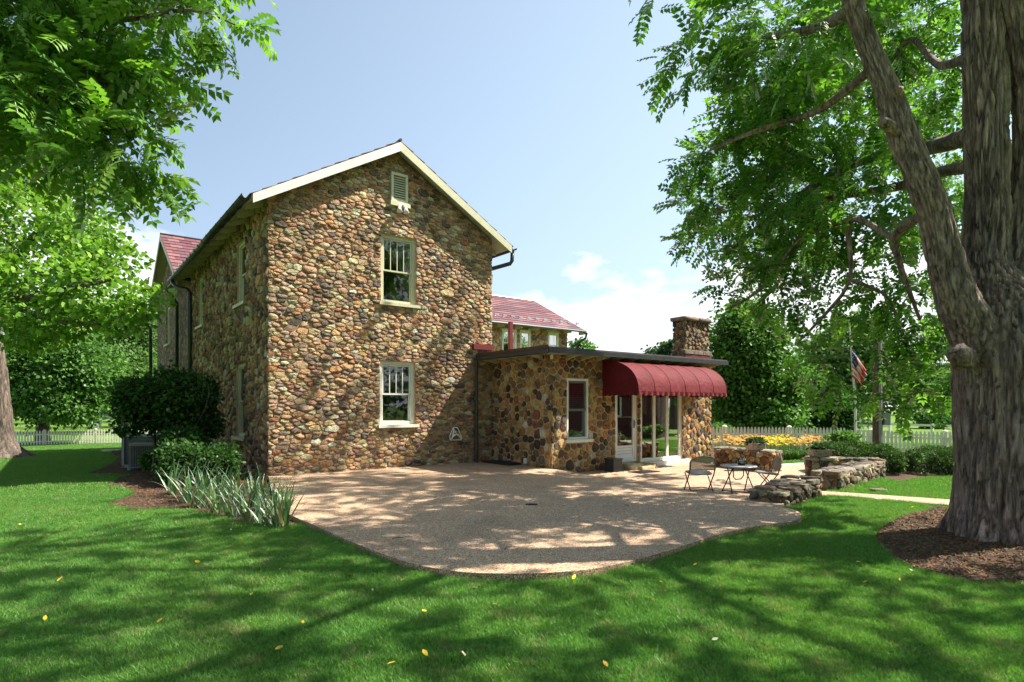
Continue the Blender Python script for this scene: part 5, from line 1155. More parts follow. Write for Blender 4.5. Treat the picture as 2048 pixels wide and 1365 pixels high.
# ------------------------------------------------------------------ shrubs by the house
def shrub(label, clumps, n, kind, size, seed, stems=(), cat='shrub', name='shrub', shape='broad', sub=24, tight=.22, shell=.5, mat=LEAFB, group=None):
    r = empty(name, (0, 0, 0), 0, label, cat, group); foliage('foliage', clumps, n, r, mat, kind, shape, size, seed, sub, tight, shell, .15)
    for s in stems: link_mesh('stem', limb_mesh([(s, 8)], rings=5, amp=.0), r, BARK2)
    return r
st = []
R = random.Random(8)
for k in range(16):
    a = at(330 + R.uniform(-25, 40), 935, 13.6); b = at(345 + R.uniform(-70, 70), 820, 13.7 + R.uniform(-.4, .4)); c = at(b.x / b.y * FOC + CXP + R.uniform(-15, 15), 770, b.y)
    st.append([(a.x, a.y, 0, .022), (b.x, b.y, b.z, .016), (c.x, c.y, c.z, .008)])
shrub('tall clipped dark shrub against the shaded side wall above the cooling units', [pc(335, 790, 13.6, 80, 45, .8), pc(275, 800, 13.4, 34, 40, .55), pc(392, 790, 13.9, 30, 48, .6), pc(260, 850, 13.2, 26, 24, .4, .5), pc(340, 830, 13.6, 70, 35, .6, .6), pc(415, 850, 13.9, 22, 40, .4, .7)], 17000, 'dark', .085, 41, st)
shrub('loose low dark bush at the foot of the side wall behind the irises', [pc(400, 925, 12.2, 65, 38, .7), pc(362, 912, 12.6, 34, 40, .5), pc(440, 935, 12.0, 28, 30, .4), pc(370, 880, 12.8, 40, 22, .4, .6)], 12000, 'dark', .07, 42)
shrub('small grassy green plant in front of the round cooling unit', [pc(304, 922, 14.0, 14, 12, .2)], 1500, 'mid', .12, 43, shape='thin')
# yew hedges
shrub('long clipped dark yew hedge behind the far low stone wall', [pc(1700, 915, 14.6, 66, 33, .9), pc(1758, 922, 14.3, 40, 36, .8), pc(1660, 905, 15, 26, 22, .6)], 34000, 'yew', .05, 44, shape='thin', sub=400, tight=.07, shell=.93, cat='hedge', name='yew_hedge')
shrub('rounded clipped yew hedge just left of the big trunk', [pc(1866, 924, 14.2, 56, 33, .9), pc(1920, 925, 14.2, 50, 32, .9), pc(1985, 926, 14.2, 60, 31, .9)], 34000, 'yew', .05, 45, shape='thin', sub=400, tight=.07, shell=.93, cat='hedge', name='yew_hedge')
shrub('small dark yew ball squeezed between the two hedges', [pc(1803, 922, 14.8, 18, 17, .4)], 6000, 'yew', .05, 46, shape='thin', sub=200, tight=.07, shell=.93, cat='hedge', name='yew_hedge')
shrub('round green bush in the field under the willow', [pc(1868, 838, 60, 34, 15, 1.6)], 3500, 'mid', .3, 47, cat='bush', name='field_bush')
shrub('low green bush in front of the red barn', [pc(1440, 860, 24, 18, 9, .5)], 1500, 'mid', .12, 48, cat='bush', name='bush')
shrub('white flowering bush behind the yew hedge', [pc(1690, 875, 16.5, 25, 9, .4)], 900, 'mid', .09, 49, cat='bush', name='flowering_bush')

# ------------------------------------------------------------------ irises: every blade a part
IRISM = m_leaf('iris_leaf', (1, 1, 1), .3, .5)
def iris_leaf(seed):
    R = random.Random(seed); L = R.uniform(.42, .72); n = 7; lean = R.uniform(.1, .6); bend = R.uniform(.1, .9) * (1.4 if R.random() < .25 else 1); V = []; F = []; w = R.uniform(.011, .018); c = np.array([.10, .20, .085]) * R.uniform(.75, 1.3)
    if R.random() < .12: c = np.array([.26, .20, .10])
    ang = lean; x = z = 0
    for i in range(n + 1):
        t = i / n; ww = w * (1 - t ** 2.2) * (.8 + .4 * math.sin(math.pi * min(1, t * 1.3))) + .0008; V += [(x, -ww, z + .004), (x, 0, z), (x, ww, z + .004)]; ang = lean + bend * t * t; x += math.sin(ang) * L / n; z += math.cos(ang) * L / n
    for i in range(n): b = 3 * i; F += [(b, b+1, b+4, b+3), (b+1, b+2, b+5, b+4)]
    return np_mesh('leaf', np.array(V), np.array(F), np.tile(c, (len(V), 1)), True)
imesh = [iris_leaf(i) for i in range(26)]
for m_ in imesh: m_.materials.append(IRISM)
R = random.Random(77); ipx = [(352,985),(375,1000),(398,1010),(402,985),(432,1022),(445,992),(468,1030),(478,1003),(502,1040),(512,1010),(535,1048),(545,1015),(562,1050),(572,1030)]
for k, (px, py) in enumerate(ipx):
    x, y = gr(px, py + 4, .02); od = sorted(p[0] for p in ipx).index(px); nm_ = ['leftmost', 'second', 'third', 'fourth', 'fifth', 'sixth', 'seventh', 'eighth', 'ninth', 'tenth', 'eleventh', 'twelfth', 'thirteenth', 'rightmost'][od]
    r = empty('iris_clump', (x, y, .02), 0, 'grey-green strap-leaved iris clump, ' + (nm_ + ' of the row by the house corner' if od in (0, 13) else nm_ + ' from the left in the row by the house corner'), 'iris', 'iris clumps along the mulch bed by the patio')
    for j in range(21):
        o = bpy.data.objects.new('leaf', R.choice(imesh)); COL.objects.link(o); o.parent = r
        o.location = (R.uniform(-.10, .10), R.uniform(-.10, .10), -.01); o.rotation_euler = (R.uniform(-.15, .15), R.uniform(-.25, .15), R.uniform(0, 6.28)); o.scale = (1, 1, R.uniform(.8, 1.15))

# ------------------------------------------------------------------ daylilies
def daylily(x, y, col, label, seed, h=.62):
    R = np.random.default_rng(seed); r = empty('daylily_clump', (x, y, 0), 0, label, 'daylily', 'daylily clumps in the flower bed by the picket fence')
    n = 90; V = []; F = []; C = []
    for k in range(n):
        a = R.uniform(0, 6.28); L = R.uniform(.35, .6); b = len(V); bx0, by0 = R.uniform(-.12, .12, 2); c = np.array([.07, .16, .025]) * R.uniform(.7, 1.4)
        for i in range(5):
            t = i / 4; rr_ = L * .62 * t ** 1.3; z = L * (1.0 * t - .62 * t * t) * 1.25; w = .011 * (1 - t * .9); V += [(bx0 + math.cos(a) * rr_ - math.sin(a) * w, by0 + math.sin(a) * rr_ + math.cos(a) * w, z), (bx0 + math.cos(a) * rr_ + math.sin(a) * w, by0 + math.sin(a) * rr_ - math.cos(a) * w, z)]; C += [c, c]
        for i in range(4): F.append((b+2*i, b+2*i+1, b+2*i+3, b+2*i+2))
    link_mesh('leaves', np_mesh('leaves', np.array(V), np.array(F), np.array(C)), r, LEAFB)
    V = []; F = []; C = []
    for k in range(15):
        a = R.uniform(0, 6.28); q = R.uniform(.05, .36); fx_, fy_, fz_ = math.cos(a) * q, math.sin(a) * q, h * R.uniform(.72, 1.05); b = len(V); V += [(fx_*.3-.003, fy_*.3, 0), (fx_*.3+.003, fy_*.3, 0), (fx_+.003, fy_, fz_), (fx_-.003, fy_, fz_)]; F.append((b, b+1, b+2, b+3)); C += [np.array([.07,.15,.03])] * 4
        th = R.uniform(0, 6.28); cc_ = np.array(col) * R.uniform(.8, 1.15)
        for p in range(6):
            t = th + p * math.pi / 3; b = len(V); s_ = .062
            V += [(fx_, fy_, fz_ - .03), (fx_ + math.cos(t-.35)*s_*.6, fy_ + math.sin(t-.35)*s_*.6, fz_ + .01), (fx_ + math.cos(t)*s_, fy_ + math.sin(t)*s_, fz_ + .015), (fx_ + math.cos(t+.35)*s_*.6, fy_ + math.sin(t+.35)*s_*.6, fz_ + .01)]; F.append((b, b+1, b+2, b+3)); C += [cc_] * 4
    link_mesh('flowers', np_mesh('flowers', np.array(V), np.array(F), np.array(C)), r, m_leaf('petal', (1, 1, 1), .3, .5) if 'petal' not in bpy.data.materials else bpy.data.materials['petal'])
R = random.Random(5)
for row, (ybase, D) in enumerate(((893, 17.6), (886, 18.6), (880, 19.8))):
    for k in range(8):
        px = 1448 + k * 25 + row * 8 + R.uniform(-5, 5); yel = 1525 < px < 1585
        daylily((px - CXP) / FOC * D, D, (.85, .62, .04) if yel else (.85, .46, .17), ('clump of bright yellow daylilies in the middle of the bed' if yel else ('clump of orange daylilies at the planter end of the bed' if px > 1585 else 'clump of pale orange daylilies at the annex end of the bed')), 100 + row * 10 + k)

# ------------------------------------------------------------------ fences
def picket_mesh(w, h, t=.02, gothic=False):
    q = MB(); p = [(-w/2, 0), (w/2, 0), (w/2, h - w * 1.1)] + ([(w*.32, h - w*.9), (w*.42, h - w*.55)] if gothic else []) + [(0, h)] + ([(-w*.42, h - w*.55), (-w*.32, h - w*.9)] if gothic else []) + [(-w/2, h - w*1.1)]
    q.prism(p, -t/2, t/2); return q.mesh('picket')
def picket_fence(p, q_, h, sp, w, label, posts, gothic=False, post_w=.11):
    p, q_ = Vector(p), Vector(q_); d = q_ - p; L = d.length; ang = math.atan2(d.y, d.x); u = d.normalized()
    r = empty('picket_fence', (p.x, p.y, 0), ang, label, 'fence'); me = picket_mesh(w, h, gothic=gothic); me.materials.append(FENCEW); n = int(L / sp)
    for k in range(n):
        s = k * sp; P = p + u * s; o = bpy.data.objects.new('picket', me); COL.objects.link(o); o.parent = r; o.location = (s, -.03, ground_h(P.x, P.y) + .05)
    zz = lambda s: ground_h((p + u * s).x, (p + u * s).y)
    for hh in (.22, .72):
        m1 = MB(); st_ = 1.0; s = 0
        while s < L: e = min(L, s + 2.4); m1.add([(s,-.018,zz(s)+h*hh),(e,-.018,zz(e)+h*hh),(e,-.018,zz(e)+h*hh+.07),(s,-.018,zz(s)+h*hh+.07),(s,.02,zz(s)+h*hh),(e,.02,zz(e)+h*hh),(e,.02,zz(e)+h*hh+.07),(s,.02,zz(s)+h*hh+.07)], [(0,1,2,3),(7,6,5,4),(0,4,5,1),(3,2,6,7)]); s = e
        m1.build('rail', FENCEW, r)
    s = posts * .35
    while s < L:
        q = MB(); z = zz(s); q.box((s - post_w/2, .022, z - .1), (s + post_w/2, .022 + post_w, z + h + .04)); q.lathe([(post_w*.75, 0), (post_w*.75, .025), (0, .07)], 4, (s, .022 + post_w/2, z + h + .04)); q.build('post', FENCEW, r); s += posts
    return r
a = at(-60, 892, 33); b = at(330, 884, 37)
picket_fence((a.x, a.y, 0), (b.x, b.y, 0), .82, .135, .07, 'long white picket fence across the lawn on the left', 2.45)
a = at(1405, 0, 21); b = at(1695, 0, 21.5)
picket_fence((a.x, a.y, 0), (b.x, b.y, 0), .88, .128, .085, 'cream picket fence with pointed pickets behind the daylilies', 2.4, True, .13)
a = at(1695, 0, 21.6); b = at(2120, 0, 20)
picket_fence((a.x, a.y, 0), (b.x, b.y, 0), .80, .128, .085, 'cream picket fence beyond the yew hedges on the right', 2.3, True, .13)
def rail_fence(p, q_, h, post_s, rails, label):
    p, q_ = Vector(p), Vector(q_); d = q_ - p; L = d.length; r = empty('rail_fence', (p.x, p.y, 0), math.atan2(d.y, d.x), label, 'fence', None); u = d.normalized(); s = 0
    zz = lambda s: ground_h((p + u * s).x, (p + u * s).y)
    while s <= L:
        q = MB(); q.box((s-.07, -.07, zz(s)-.1), (s+.07, .07, zz(s)+h+.06)); q.build('post', FENCEW, r); s += post_s
    for k in range(rails):
        z = h * (.25 + .7 * k / (rails - 1)); q = MB(); q.box((0, -.10, zz(L/2)+z-.08), (L, -.072, zz(L/2)+z+.07)); q.build('rail', FENCEW, r)
a = at(120, 0, 150); b = at(520, 0, 150); rail_fence((a.x, a.y, 0), (b.x, b.y, 0), 1.1, 5, 3, 'far white rail fence at the end of the left field')
a = at(1640, 0, 50); b = at(1780, 0, 47); rail_fence((a.x, a.y, 0), (b.x, b.y, 0), 1.15, 2.6, 3, 'white board rail fence behind the flagpole')
a = at(1780, 0, 44); b = at(2060, 0, 36); rail_fence((a.x, a.y, 0), (b.x, b.y, 0), 1.0, 3.0, 2, 'white rail fence below the willow')
a = at(1468, 0, 44); b = at(1545, 0, 45); rail_fence((a.x, a.y, 0), (b.x, b.y, 0), 1.35, 1.6, 4, 'white board gate and fence under the maple')

# barn corner
bx = at(1330, 0, 38); barn = empty('red_barn', (bx.x, bx.y, ground_h(bx.x, bx.y)), .1, 'dark red clapboard barn glimpsed right of the annex', 'barn')
q = MB(); q.box((0, 0, 0), (3.55, 4, 1.55)); q.build('wall', BARNR, barn)
for k in range(9): q = MB(); q.box((-.02, -.03, .02 + k * .17), (3.58, -.005, .02 + k * .17 + .15)); q.build('clapboard', BARNR, barn)
q = MB(); q.prism([(-.3, 1.55), (3.9, 1.55), (2.6, 2.1), (-.3, 2.5)], -.3, 4.3); q.build('roof', BLACKM, barn)

ob = empty('red_outbuilding', (20.5, 8.8, 0), .12, 'dark red clapboard outbuilding right of the picture, mirrored in the glass doors', 'outbuilding')
q = MB(); q.box((0, 0, -.2), (4, 7.5, 4.6)); q.build('wall', BARNR, ob)
for k in range(25): q = MB(); q.box((-.03, -.03, .02 + k * .18), (-.005, 7.53, .17 + k * .18)); q.build('clapboard', BARNR, ob)
q = MB(); q.prism([(-.4, 4.6), (4.4, 4.6), (2.0, 6.2)], -.3, 7.8); q.build('roof', BLACKM, ob)
for yy in (1.4, 4.6):
    q = MB(lambda a, b, c: (-.04 - b, a, c)); q.frame(yy, yy + 1.0, 1.0, 2.3, .09, 0, .06); w_ = q.build('window', WHITE, ob); q = MB(); q.box((-.045, yy + .09, 1.09), (-.035, yy + .91, 2.21)); q.build('pane', DARK, w_)
# ------------------------------------------------------------------ flag, utility pole
fb = at(1709, 0, 22); fp = empty('flagpole', (fb.x, fb.y, ground_h(fb.x, fb.y)), 0, 'thin white flagpole standing behind the picket fence corner', 'flagpole')
q = MB(); q.tube([(0.06, 0, 0), (.02, 0, 2), (-.12, 0, 3.8), (-.2, 0, 4.9)], [.05, .045, .035, .02], 10); q.build('pole', simple('pole_white', (.6, .6, .58), (.45, .45, .43), .5), fp)
q = MB(); q.lathe([(0, -.05), (.05, 0), (0, .05)], 8, (-.2, 0, 4.93)); q.build('finial', STEEL, fp)
def m_flag():
    m, t, b, o = mat_new('flag_cloth'); a = N(t, 'ShaderNodeAttribute'); a.attribute_name = 'Col'; t.links.new(a.outputs['Color'], b.inputs['Base Color']); b.inputs['Roughness'].default_value = .8; return m
V = []; F = []; C = []; nu, nv = 52, 30
# limp flag: hoist edge on the pole, stripes hang down in folds
for i in range(nu + 1):
    s_ = i / nu                     # across stripes (hoist height), 13 stripes
    for j in range(nv + 1):
        t = j / nv                  # along the fly
        zt = 3.72 - .95 * s_ * (1 - t) - t * (.45 + .85 * (.35 + .65 * s_))
        x = -.10 + .38 * t * (1 - .55 * s_ * t) + .10 * t * s_ + .06 * math.sin(s_ * 19 + t * 3) * t; y = -.05 + .07 * math.sin(s_ * 25 + t * 4) * (0.3 + t)
        V.append((x, y, zt)); st_ = int(min(12.99, s_ * 13)); red = st_ % 2 == 0
        c = (.50, .03, .035) if red else (.62, .55, .52)
        if s_ < 7 / 13 and t < .4:
            c = (.02, .03, .12)
            if (i % 5 == 2) and (j % 3 == 1): c = (.7, .7, .7)
        C.append(c)
for i in range(nu):
    for j in range(nv): k = i * (nv + 1) + j; F.append((k, k + 1, k + nv + 2, k + nv + 1))
fo = link_mesh('flag', np_mesh('flag', np.array(V), np.array(F), np.array(C), True), None, m_flag()); fo.location = fp.location + Vector((0, 0, -.42)); fo.scale = (1.25, 1.0, 1.16); tag(fo, 'limp red and white striped flag with blue canton hanging on the flagpole', 'flag')
ub = at(1755, 0, 20); up_ = empty('utility_pole', (ub.x, ub.y, ground_h(ub.x, ub.y)), 0, 'brown wooden utility pole with grey conduit and meter box', 'utility pole')
q = MB(); q.tube([(0, 0, -.1), (0, 0, 5.0)], [.155, .13], 14); q.build('post', WOODP, up_)
q = MB(); q.tube([(-.01, -.17, 0), (-.02, -.17, 4.6)], .045, 8); q.build('conduit', GALV, up_)
q = MB(); q.box((.10, -.22, 1.05), (.30, -.08, 1.42)); q.lathe([(.09, 0), (.09, .05), (0, .06)], 12, (.2, -.15, 1.42)); q.build('meter_box', GALV, up_)
q = MB(); q.tube([(-.1, -.2, 1.5), (.1, -.2, 1.45), (.15, -.15, 1.4)], .015, 6); q.build('cable', BLACKM, up_)

# ------------------------------------------------------------------ bistro set
def chair(loc, rz, label):
    r = empty('folding_chair', loc, rz, label, 'chair', 'folding bistro chairs on the patio')      # faces local +y; x is width
    w = .23
    # rounded back panel with vertical slats
    q = MB(); pts = [(-w, -.165, .42), (-w * 1.02, -.19, .58)] + [(-w * math.cos(t), -.20 - .03 * math.sin(t), .60 + .10 * math.sin(t)) for t in [i * math.pi / 14 for i in range(15)]] + [(w * 1.02, -.19, .58), (w, -.165, .42)]
    q.tube(pts, .014, 8); q.tube([(-w, -.165, .43), (w, -.165, .43)], .009, 6); q.build('back_frame', WICKER, r, True)
    for k in range(22):
        x = -w * .93 + 2 * w * .93 * k / 21; top = .60 + .10 * math.sqrt(max(0, 1 - (x / w) ** 2)) - .012; q = MB(); q.add([(x-.007, -.168, .435), (x+.007, -.168, .435), (x+.007, -.205, top), (x-.007, -.205, top), (x-.007, -.162, .435), (x+.007, -.162, .435), (x+.007, -.199, top), (x-.007, -.199, top)], [(0,1,2,3),(7,6,5,4),(0,4,5,1),(3,2,6,7),(0,3,7,4),(1,5,6,2)]); q.build('back_slat', WICKER, r)
    q = MB(); n = 12; P = []
    for i in range(n):
        t = 2 * math.pi * i / n; P.append((max(-.2, min(.2, .25 * math.cos(t))), max(-.19, min(.19, .24 * math.sin(t)))))
    q.add([(x, y, .385 - .03 * (y < 0) ) for x, y in P] + [(x, y, .36 - .03 * (y < 0)) for x, y in P], [tuple(range(n)), tuple(range(2*n-1, n-1, -1))] + [(i, i+n, (i+1)%n+n, (i+1)%n) for i in range(n)]); q.build('seat', SEATG, r)
    for e in (-1, 1):
        q = MB(); q.tube([(e*w, -.165, .43), (e*w, -.13, .34), (e*w, .10, .0)], .011, 6); q.build('leg', BLACKM, r)
        q = MB(); q.tube([(e*(w-.025), .12, .35), (e*(w-.025), -.02, .18), (e*(w-.025), -.15, .0)], .011, 6); q.build('leg', BLACKM, r)
    q = MB(); q.tube([(-w+.025, -.18, .04), (w-.025, -.18, .04)], .008, 6); q.tube([(-w, .17, .03), (w, .17, .03)], .008, 6); q.build('stretcher', BLACKM, r)
    return r
cx_, cy_ = gr(1398, 984, .0); pz = patio_h(cx_, cy_)
cx_, cy_ = gr(1397, 982, pz); c1_ = chair((cx_, cy_, patio_h(cx_, cy_)), math.radians(6), 'taupe folding chair left of the table with its back to the camera'); c1_.scale = (1.03, 1.03, .93)
cx_, cy_ = gr(1533, 980, .0); c2_ = chair((cx_, cy_, patio_h(cx_, cy_)), math.radians(80), 'taupe folding chair on the right of the table, seen from its side'); c2_.scale = (1.03, 1.03, .93)
tx_, ty_ = gr(1477, 990, 0); tz_ = patio_h(tx_, ty_)
tb = empty('bistro_table', (tx_, ty_, tz_), .15, 'small round grey folding table between the two chairs', 'table')
HT = EYE - (931 - HOR) / FOC * ty_ - tz_
q = MB(); q.lathe([(0, HT), (.30, HT), (.315, HT - .006), (.315, HT - .022), (.29, HT - .028), (0, HT - .028)], 40); q.build('tabletop', TABLET, tb, True)
for e in (-1, 1):
    q = MB(); q.tube([(e*.22, -.18*e, 0.01), (e*.16, .10*e, HT - .03)], .011, 6); q.build('leg', BLACKM, tb)
    q = MB(); q.tube([(e*.22, .18*e, 0.01), (e*.16, -.10*e, HT - .03)], .011, 6); q.build('leg', BLACKM, tb)
q = MB(); q.tube([(-.16, -.1, HT-.05), (-.14, -.08, HT-.2), (-.08, -.05, HT-.25), (.08, .05, HT-.25), (.14, .08, HT-.2), (.16, .1, HT-.05)], .010, 6); q.tube([(-.22, .18, .02), (.22, -.18, .02)], .009, 6); q.build('brace', BLACKM, tb)
jar = MB(); jx, jy = tx_ + .07, ty_ + .03; jz = tz_ + HT
jar.lathe([(.0, .004), (.062, .004), (.07, .02), (.074, .08), (.066, .115), (.045, .135), (.05, .145), (.046, .145), (.04, .135), (.06, .11), (.068, .08), (.064, .02), (0, .012)], 20, (jx, jy, jz)); jo = jar.build('glass_jar', m_glass('jar_glass', (.85, .9, .88), 1.2), None, True); tag(jo, 'small clear ribbed glass jar standing on the round table', 'jar')
q = MB(); q.lathe([(0, .014), (.055, .014), (.055, .035), (0, .035)], 16, (jx, jy, jz)); cd = q.build('candle', simple('candle_dark', (.06, .05, .045)), None, True); tag(cd, 'dark candle puck inside the glass jar', 'candle')

# planters
def planter(loc, rz, label, seed):
    r = empty('planter', loc, rz, label, 'planter', 'rectangular planters on the low walls'); q = MB(); a, b, c, d = .18, .11, .235, .145; h = .17
    q.add([(-a,-b,0),(a,-b,0),(a,b,0),(-a,b,0),(-c,-d,h),(c,-d,h),(c,d,h),(-c,d,h),(-c+.02,-d+.02,h),(c-.02,-d+.02,h),(c-.02,d-.02,h),(-c+.02,d-.02,h),(-c+.03,-d+.03,h-.03),(c-.03,-d+.03,h-.03),(c-.03,d-.03,h-.03),(-c+.03,d-.03,h-.03)],
          [(3,2,1,0),(0,1,5,4),(1,2,6,5),(2,3,7,6),(3,0,4,7),(4,5,9,8),(5,6,10,9),(6,7,11,10),(7,4,8,11),(8,9,13,12),(9,10,14,13),(10,11,15,14),(11,8,12,15),(12,13,14,15)]); q.build('tub', PLANTER, r)
    q = MB()
    for k in range(11):
        x = -.19 + .038 * k; q.box((x, -.152 + 0.0, .03), (x + .012, -.118, h - .02))
    q.box((-c-.01, -d-.012, h-.02), (c+.01, -d-.002, h+.004)); q.build('rib', PLANTER, r)
    foliage('plant', [(0, 0, h + .04, .2, .12, .05)], 420, r, LEAFB, 'blue', 'thin', .09, seed, 14, .3, .2, -.3); return r
pw_ = Vector((6.33, 15.2, 0)); planter((6.22, 15.35, .48), .35, 'weathered ribbed planter on the annex-side wall end', 61)
planter((7.12, 13.85, .42), -.1, 'weathered ribbed planter on the wall by the yew hedge', 62)

# ------------------------------------------------------------------ small things near the annex door
def hw(x, y, z=0): return W2(WID + x, -AD + y, z)
zl = patio_h(*hw(2.0, -.4)[:2])
o = hw(ax(1226, -.35), -.38); r = empty('black_box', (o.x, o.y, patio_h(o.x, o.y)), UA, 'black milk box with white lettering on the patio by the storm door', 'box')
q = MB(); q.box((-.17, -.15, 0), (.14, .15, .30)); q.build('body', BLACKM, r)
q = MB(); q.box((-.185, -.165, .302), (.155, .165, .33)); q.build('lid', BLACKM, r)
q = MB()
for z0_, w_ in ((.23, .05), (.18, .08), (.13, .06), (.07, .09)):
    n_ = int(w_ / .018)
    for k in range(n_): y_ = -w_ / 2 + k * .018; q.box((.1405, y_, z0_), (.1425, y_ + .011, z0_ + .028))
q.build('lettering', WHITE, r)
# fieldstone doorstep
R = random.Random(9); so = hw((dr[0] + dr[1]) / 2 + .18, -.30); ds = empty('doorstep', (so.x, so.y, patio_h(so.x, so.y)), UA, 'rough mortared fieldstone step below the storm door', 'doorstep')
for bxx in (((-.55, -.22, -.05), (-.05, .25, .16)), ((-.07, -.25, -.05), (.42, .22, .13)), ((-.3, -.36, -.05), (.22, -.2, .09)), ((.38, -.1, -.05), (.62, .22, .10))):
    Vb, Fb = rounded_block(R, *bxx); q = MB(); q.col = pick_col(PAL_A[:2] + PAL_G[3:4], R); q.add(Vb, Fb); q.build('stone', STONE, ds, True)
def mat_rect(cx, cy, a, b, rz, label):
    z = patio_h(cx, cy); r = empty('door_mat', (cx, cy, z + .004), rz, label, 'mat'); q = MB(); q.box((-a, -b, 0), (a, b, .012)); q.build('backing', BLACKM, r); q = MB()
    n = int(2 * a / .05); m2 = int(2 * b / .05)
    for i in range(n):
        for j in range(m2): x = -a + .01 + i * .05; y = -b + .01 + j * .05; q.box((x, y, .0125), (x + .035, y + .035, .02))
    q.build('rubber_grid', BLACKM, r); return r
mo = hw(ax(1288, -.95), -.95); mat_rect(mo.x, mo.y, .36, .22, UA, 'black rubber mat in front of the stone doorstep')
bo = hw(ax(1312, -.5), -.45); q = MB(); q.lathe([(0, .012), (.05, .012), (.075, .05), (.10, .052), (.10, .058), (.07, .058), (.045, .02), (0, .02)][::1], 20, (0, 0, 0)); q.lathe([(.06, 0), (.09, 0.0), (.078, .045)], 20); bw_ = q.build('pet_bowl', STEEL, None, True); bw_.location = (bo.x, bo.y, patio_h(bo.x, bo.y) + .004); tag(bw_, 'steel pet bowl on the paving under the tall panes', 'bowl')
# black splash grate in the inner corner
go = W2(WID - .15, -.65); r = empty('drain_mat', (go.x, go.y, patio_h(go.x, go.y) + .004), UA, 'black rubber drain mat in the inner corner below the dark downpipe', 'mat')
q = MB(); q.box((-.3, -.7, 0), (.42, .45, .03)); q.build('backing', BLACKM, r); q = MB()
for i in range(12):
    for j in range(18): q.box((-.28 + i*.058, -.68 + j*.06, .031), (-.28 + i*.058 + .04, -.68 + j*.06 + .04, .045 + .01 * random.random()))
q.build('rubber_grid', BLACKM, r)

# ------------------------------------------------------------------ cooling units and pipe
x, y = gr(288, 934); ac = empty('cooling_unit', (x, y, 0), .25, 'tall grey box cooling unit partly hidden behind the shrub', 'air conditioner', 'cooling units by the side wall')
q = MB(); 
for sx in (-.36, .36):
    for sy in (-.36, .36): q.box((sx-.03, sy-.03, 0), (sx+.03, sy+.03, .82))
q.box((-.39, -.39, .0), (.39, .39, .10)); q.box((-.40, -.40, .80), (.40, .40, .85)); q.build('cabinet', GALV, ac)
q = MB(); q.box((-.33, -.33, .1), (.33, .33, .8)); q.build('coil', BLACKM, ac)
for k in range(20): q = MB(); q.frame(-.345, .345, 0, .008, .004, 0, 0) if False else q.box((-.33, -.352, .13 + k * .033), (.33, -.346, .138 + k * .033)); q.box((-.352, -.33, .13 + k * .033), (-.346, .33, .138 + k * .033)); q.build('grille_bar', GALV, ac)
x, y = gr(296, 938); ac2 = empty('cooling_unit', (x, y, 0), .2, 'shorter round-cornered beige cooling unit in front of the grey one', 'air conditioner', 'cooling units by the side wall')
q = MB(); n = 24; P = [(max(-.34, min(.34, .44 * math.cos(2*math.pi*i/n))), max(-.34, min(.34, .44 * math.sin(2*math.pi*i/n)))) for i in range(n)]
q.prismz(P, 0, .06); q.prismz([(a*1.03, b*1.03) for a, b in P], .60, .66); q.build('cabinet', ACM, ac2)
for k in range(64):
    t = 2*math.pi*k/64; a_, b_2 = max(-.33, min(.33, .43*math.cos(t))), max(-.33, min(.33, .43*math.sin(t))); q = MB(); q.box((a_-.005, b_2-.005, .06), (a_+.005, b_2+.005, .60)); q.build('grille_bar', ACM, ac2)
q = MB(); q.prismz([(a*.92, b*.92) for a, b in P], .062, .598); q.build('coil', BLACKM, ac2)
a, b = gr(258, 941, .05), gr(336, 930, .05); q = MB(); q.tube([(a[0], a[1], .06), ((a[0]+b[0])/2, (a[1]+b[1])/2 - .05, .06), (b[0], b[1], .06)], .055, 10); tag(q.build('drain_pipe', PIPE, None, True), 'grey corrugated drain pipe lying across the mulch below the cooling units', 'pipe')

# ------------------------------------------------------------------ stones on the ground
def rock(px, py, sx, sy, sz, label, seed, col, cat='rock', name='rock'):
    x, y = gr(px, py); R = random.Random(seed); Vb, Fb = rounded_block(R, (-sx, -sy, -.03), (sx, sy, sz)); q = MB(); q.col = col; q.add(Vb, Fb); o = q.build(name, STONE, None, True); o.location = (x, y, 0); o.rotation_euler = (0, 0, R.uniform(-.3, .3)); tag(o, label, cat)
rock(1757, 986, .13, .09, .075, 'lone grey rock on the grass beside the side path', 3, (.22, .17, .15))
rock(1780, 950, .2, .12, .05, 'pale flat stone between the two yew hedges', 4, (.5, .46, .38))
rock(1600, 914, .25, .12, .035, 'pale flat stone on the grass strip by the flower bed', 5, (.42, .38, .3))
rock(1545, 912, .35, .12, .07, 'dark flat stone edging the flower bed', 6, (.13, .1, .09))
rock(225, 902, .35, .15, .05, 'pale flat stone at the far tip of the mulch bed', 7, (.5, .45, .38))
for k, (px, py) in enumerate([(1535, 925), (1542, 920), (1538, 932)]): rock(px, py, .1, .08, .06, 'small rounded rock at the foot of the annex-side wall end', 20 + k, (.25, .2, .15))
for o in bpy.data.objects:
    if o.name.startswith('rock') and o.get('label', '').startswith('small rounded'): o['group'] = 'small rocks by the wall end'
# small drain cover and twigs on the patio
x, y = gr(1063, 1010, PZ); q = MB(); q.box((-.09, -.05, 0), (.09, .05, .008)); q.box((-.05, -.03, .0085), (.05, .03, .014)); o = q.build('drain_cover', BLACKM); o.location = (x, y, patio_h(x, y) + .004); tag(o, 'small dark drain cover set in the middle of the patio', 'drain cover')

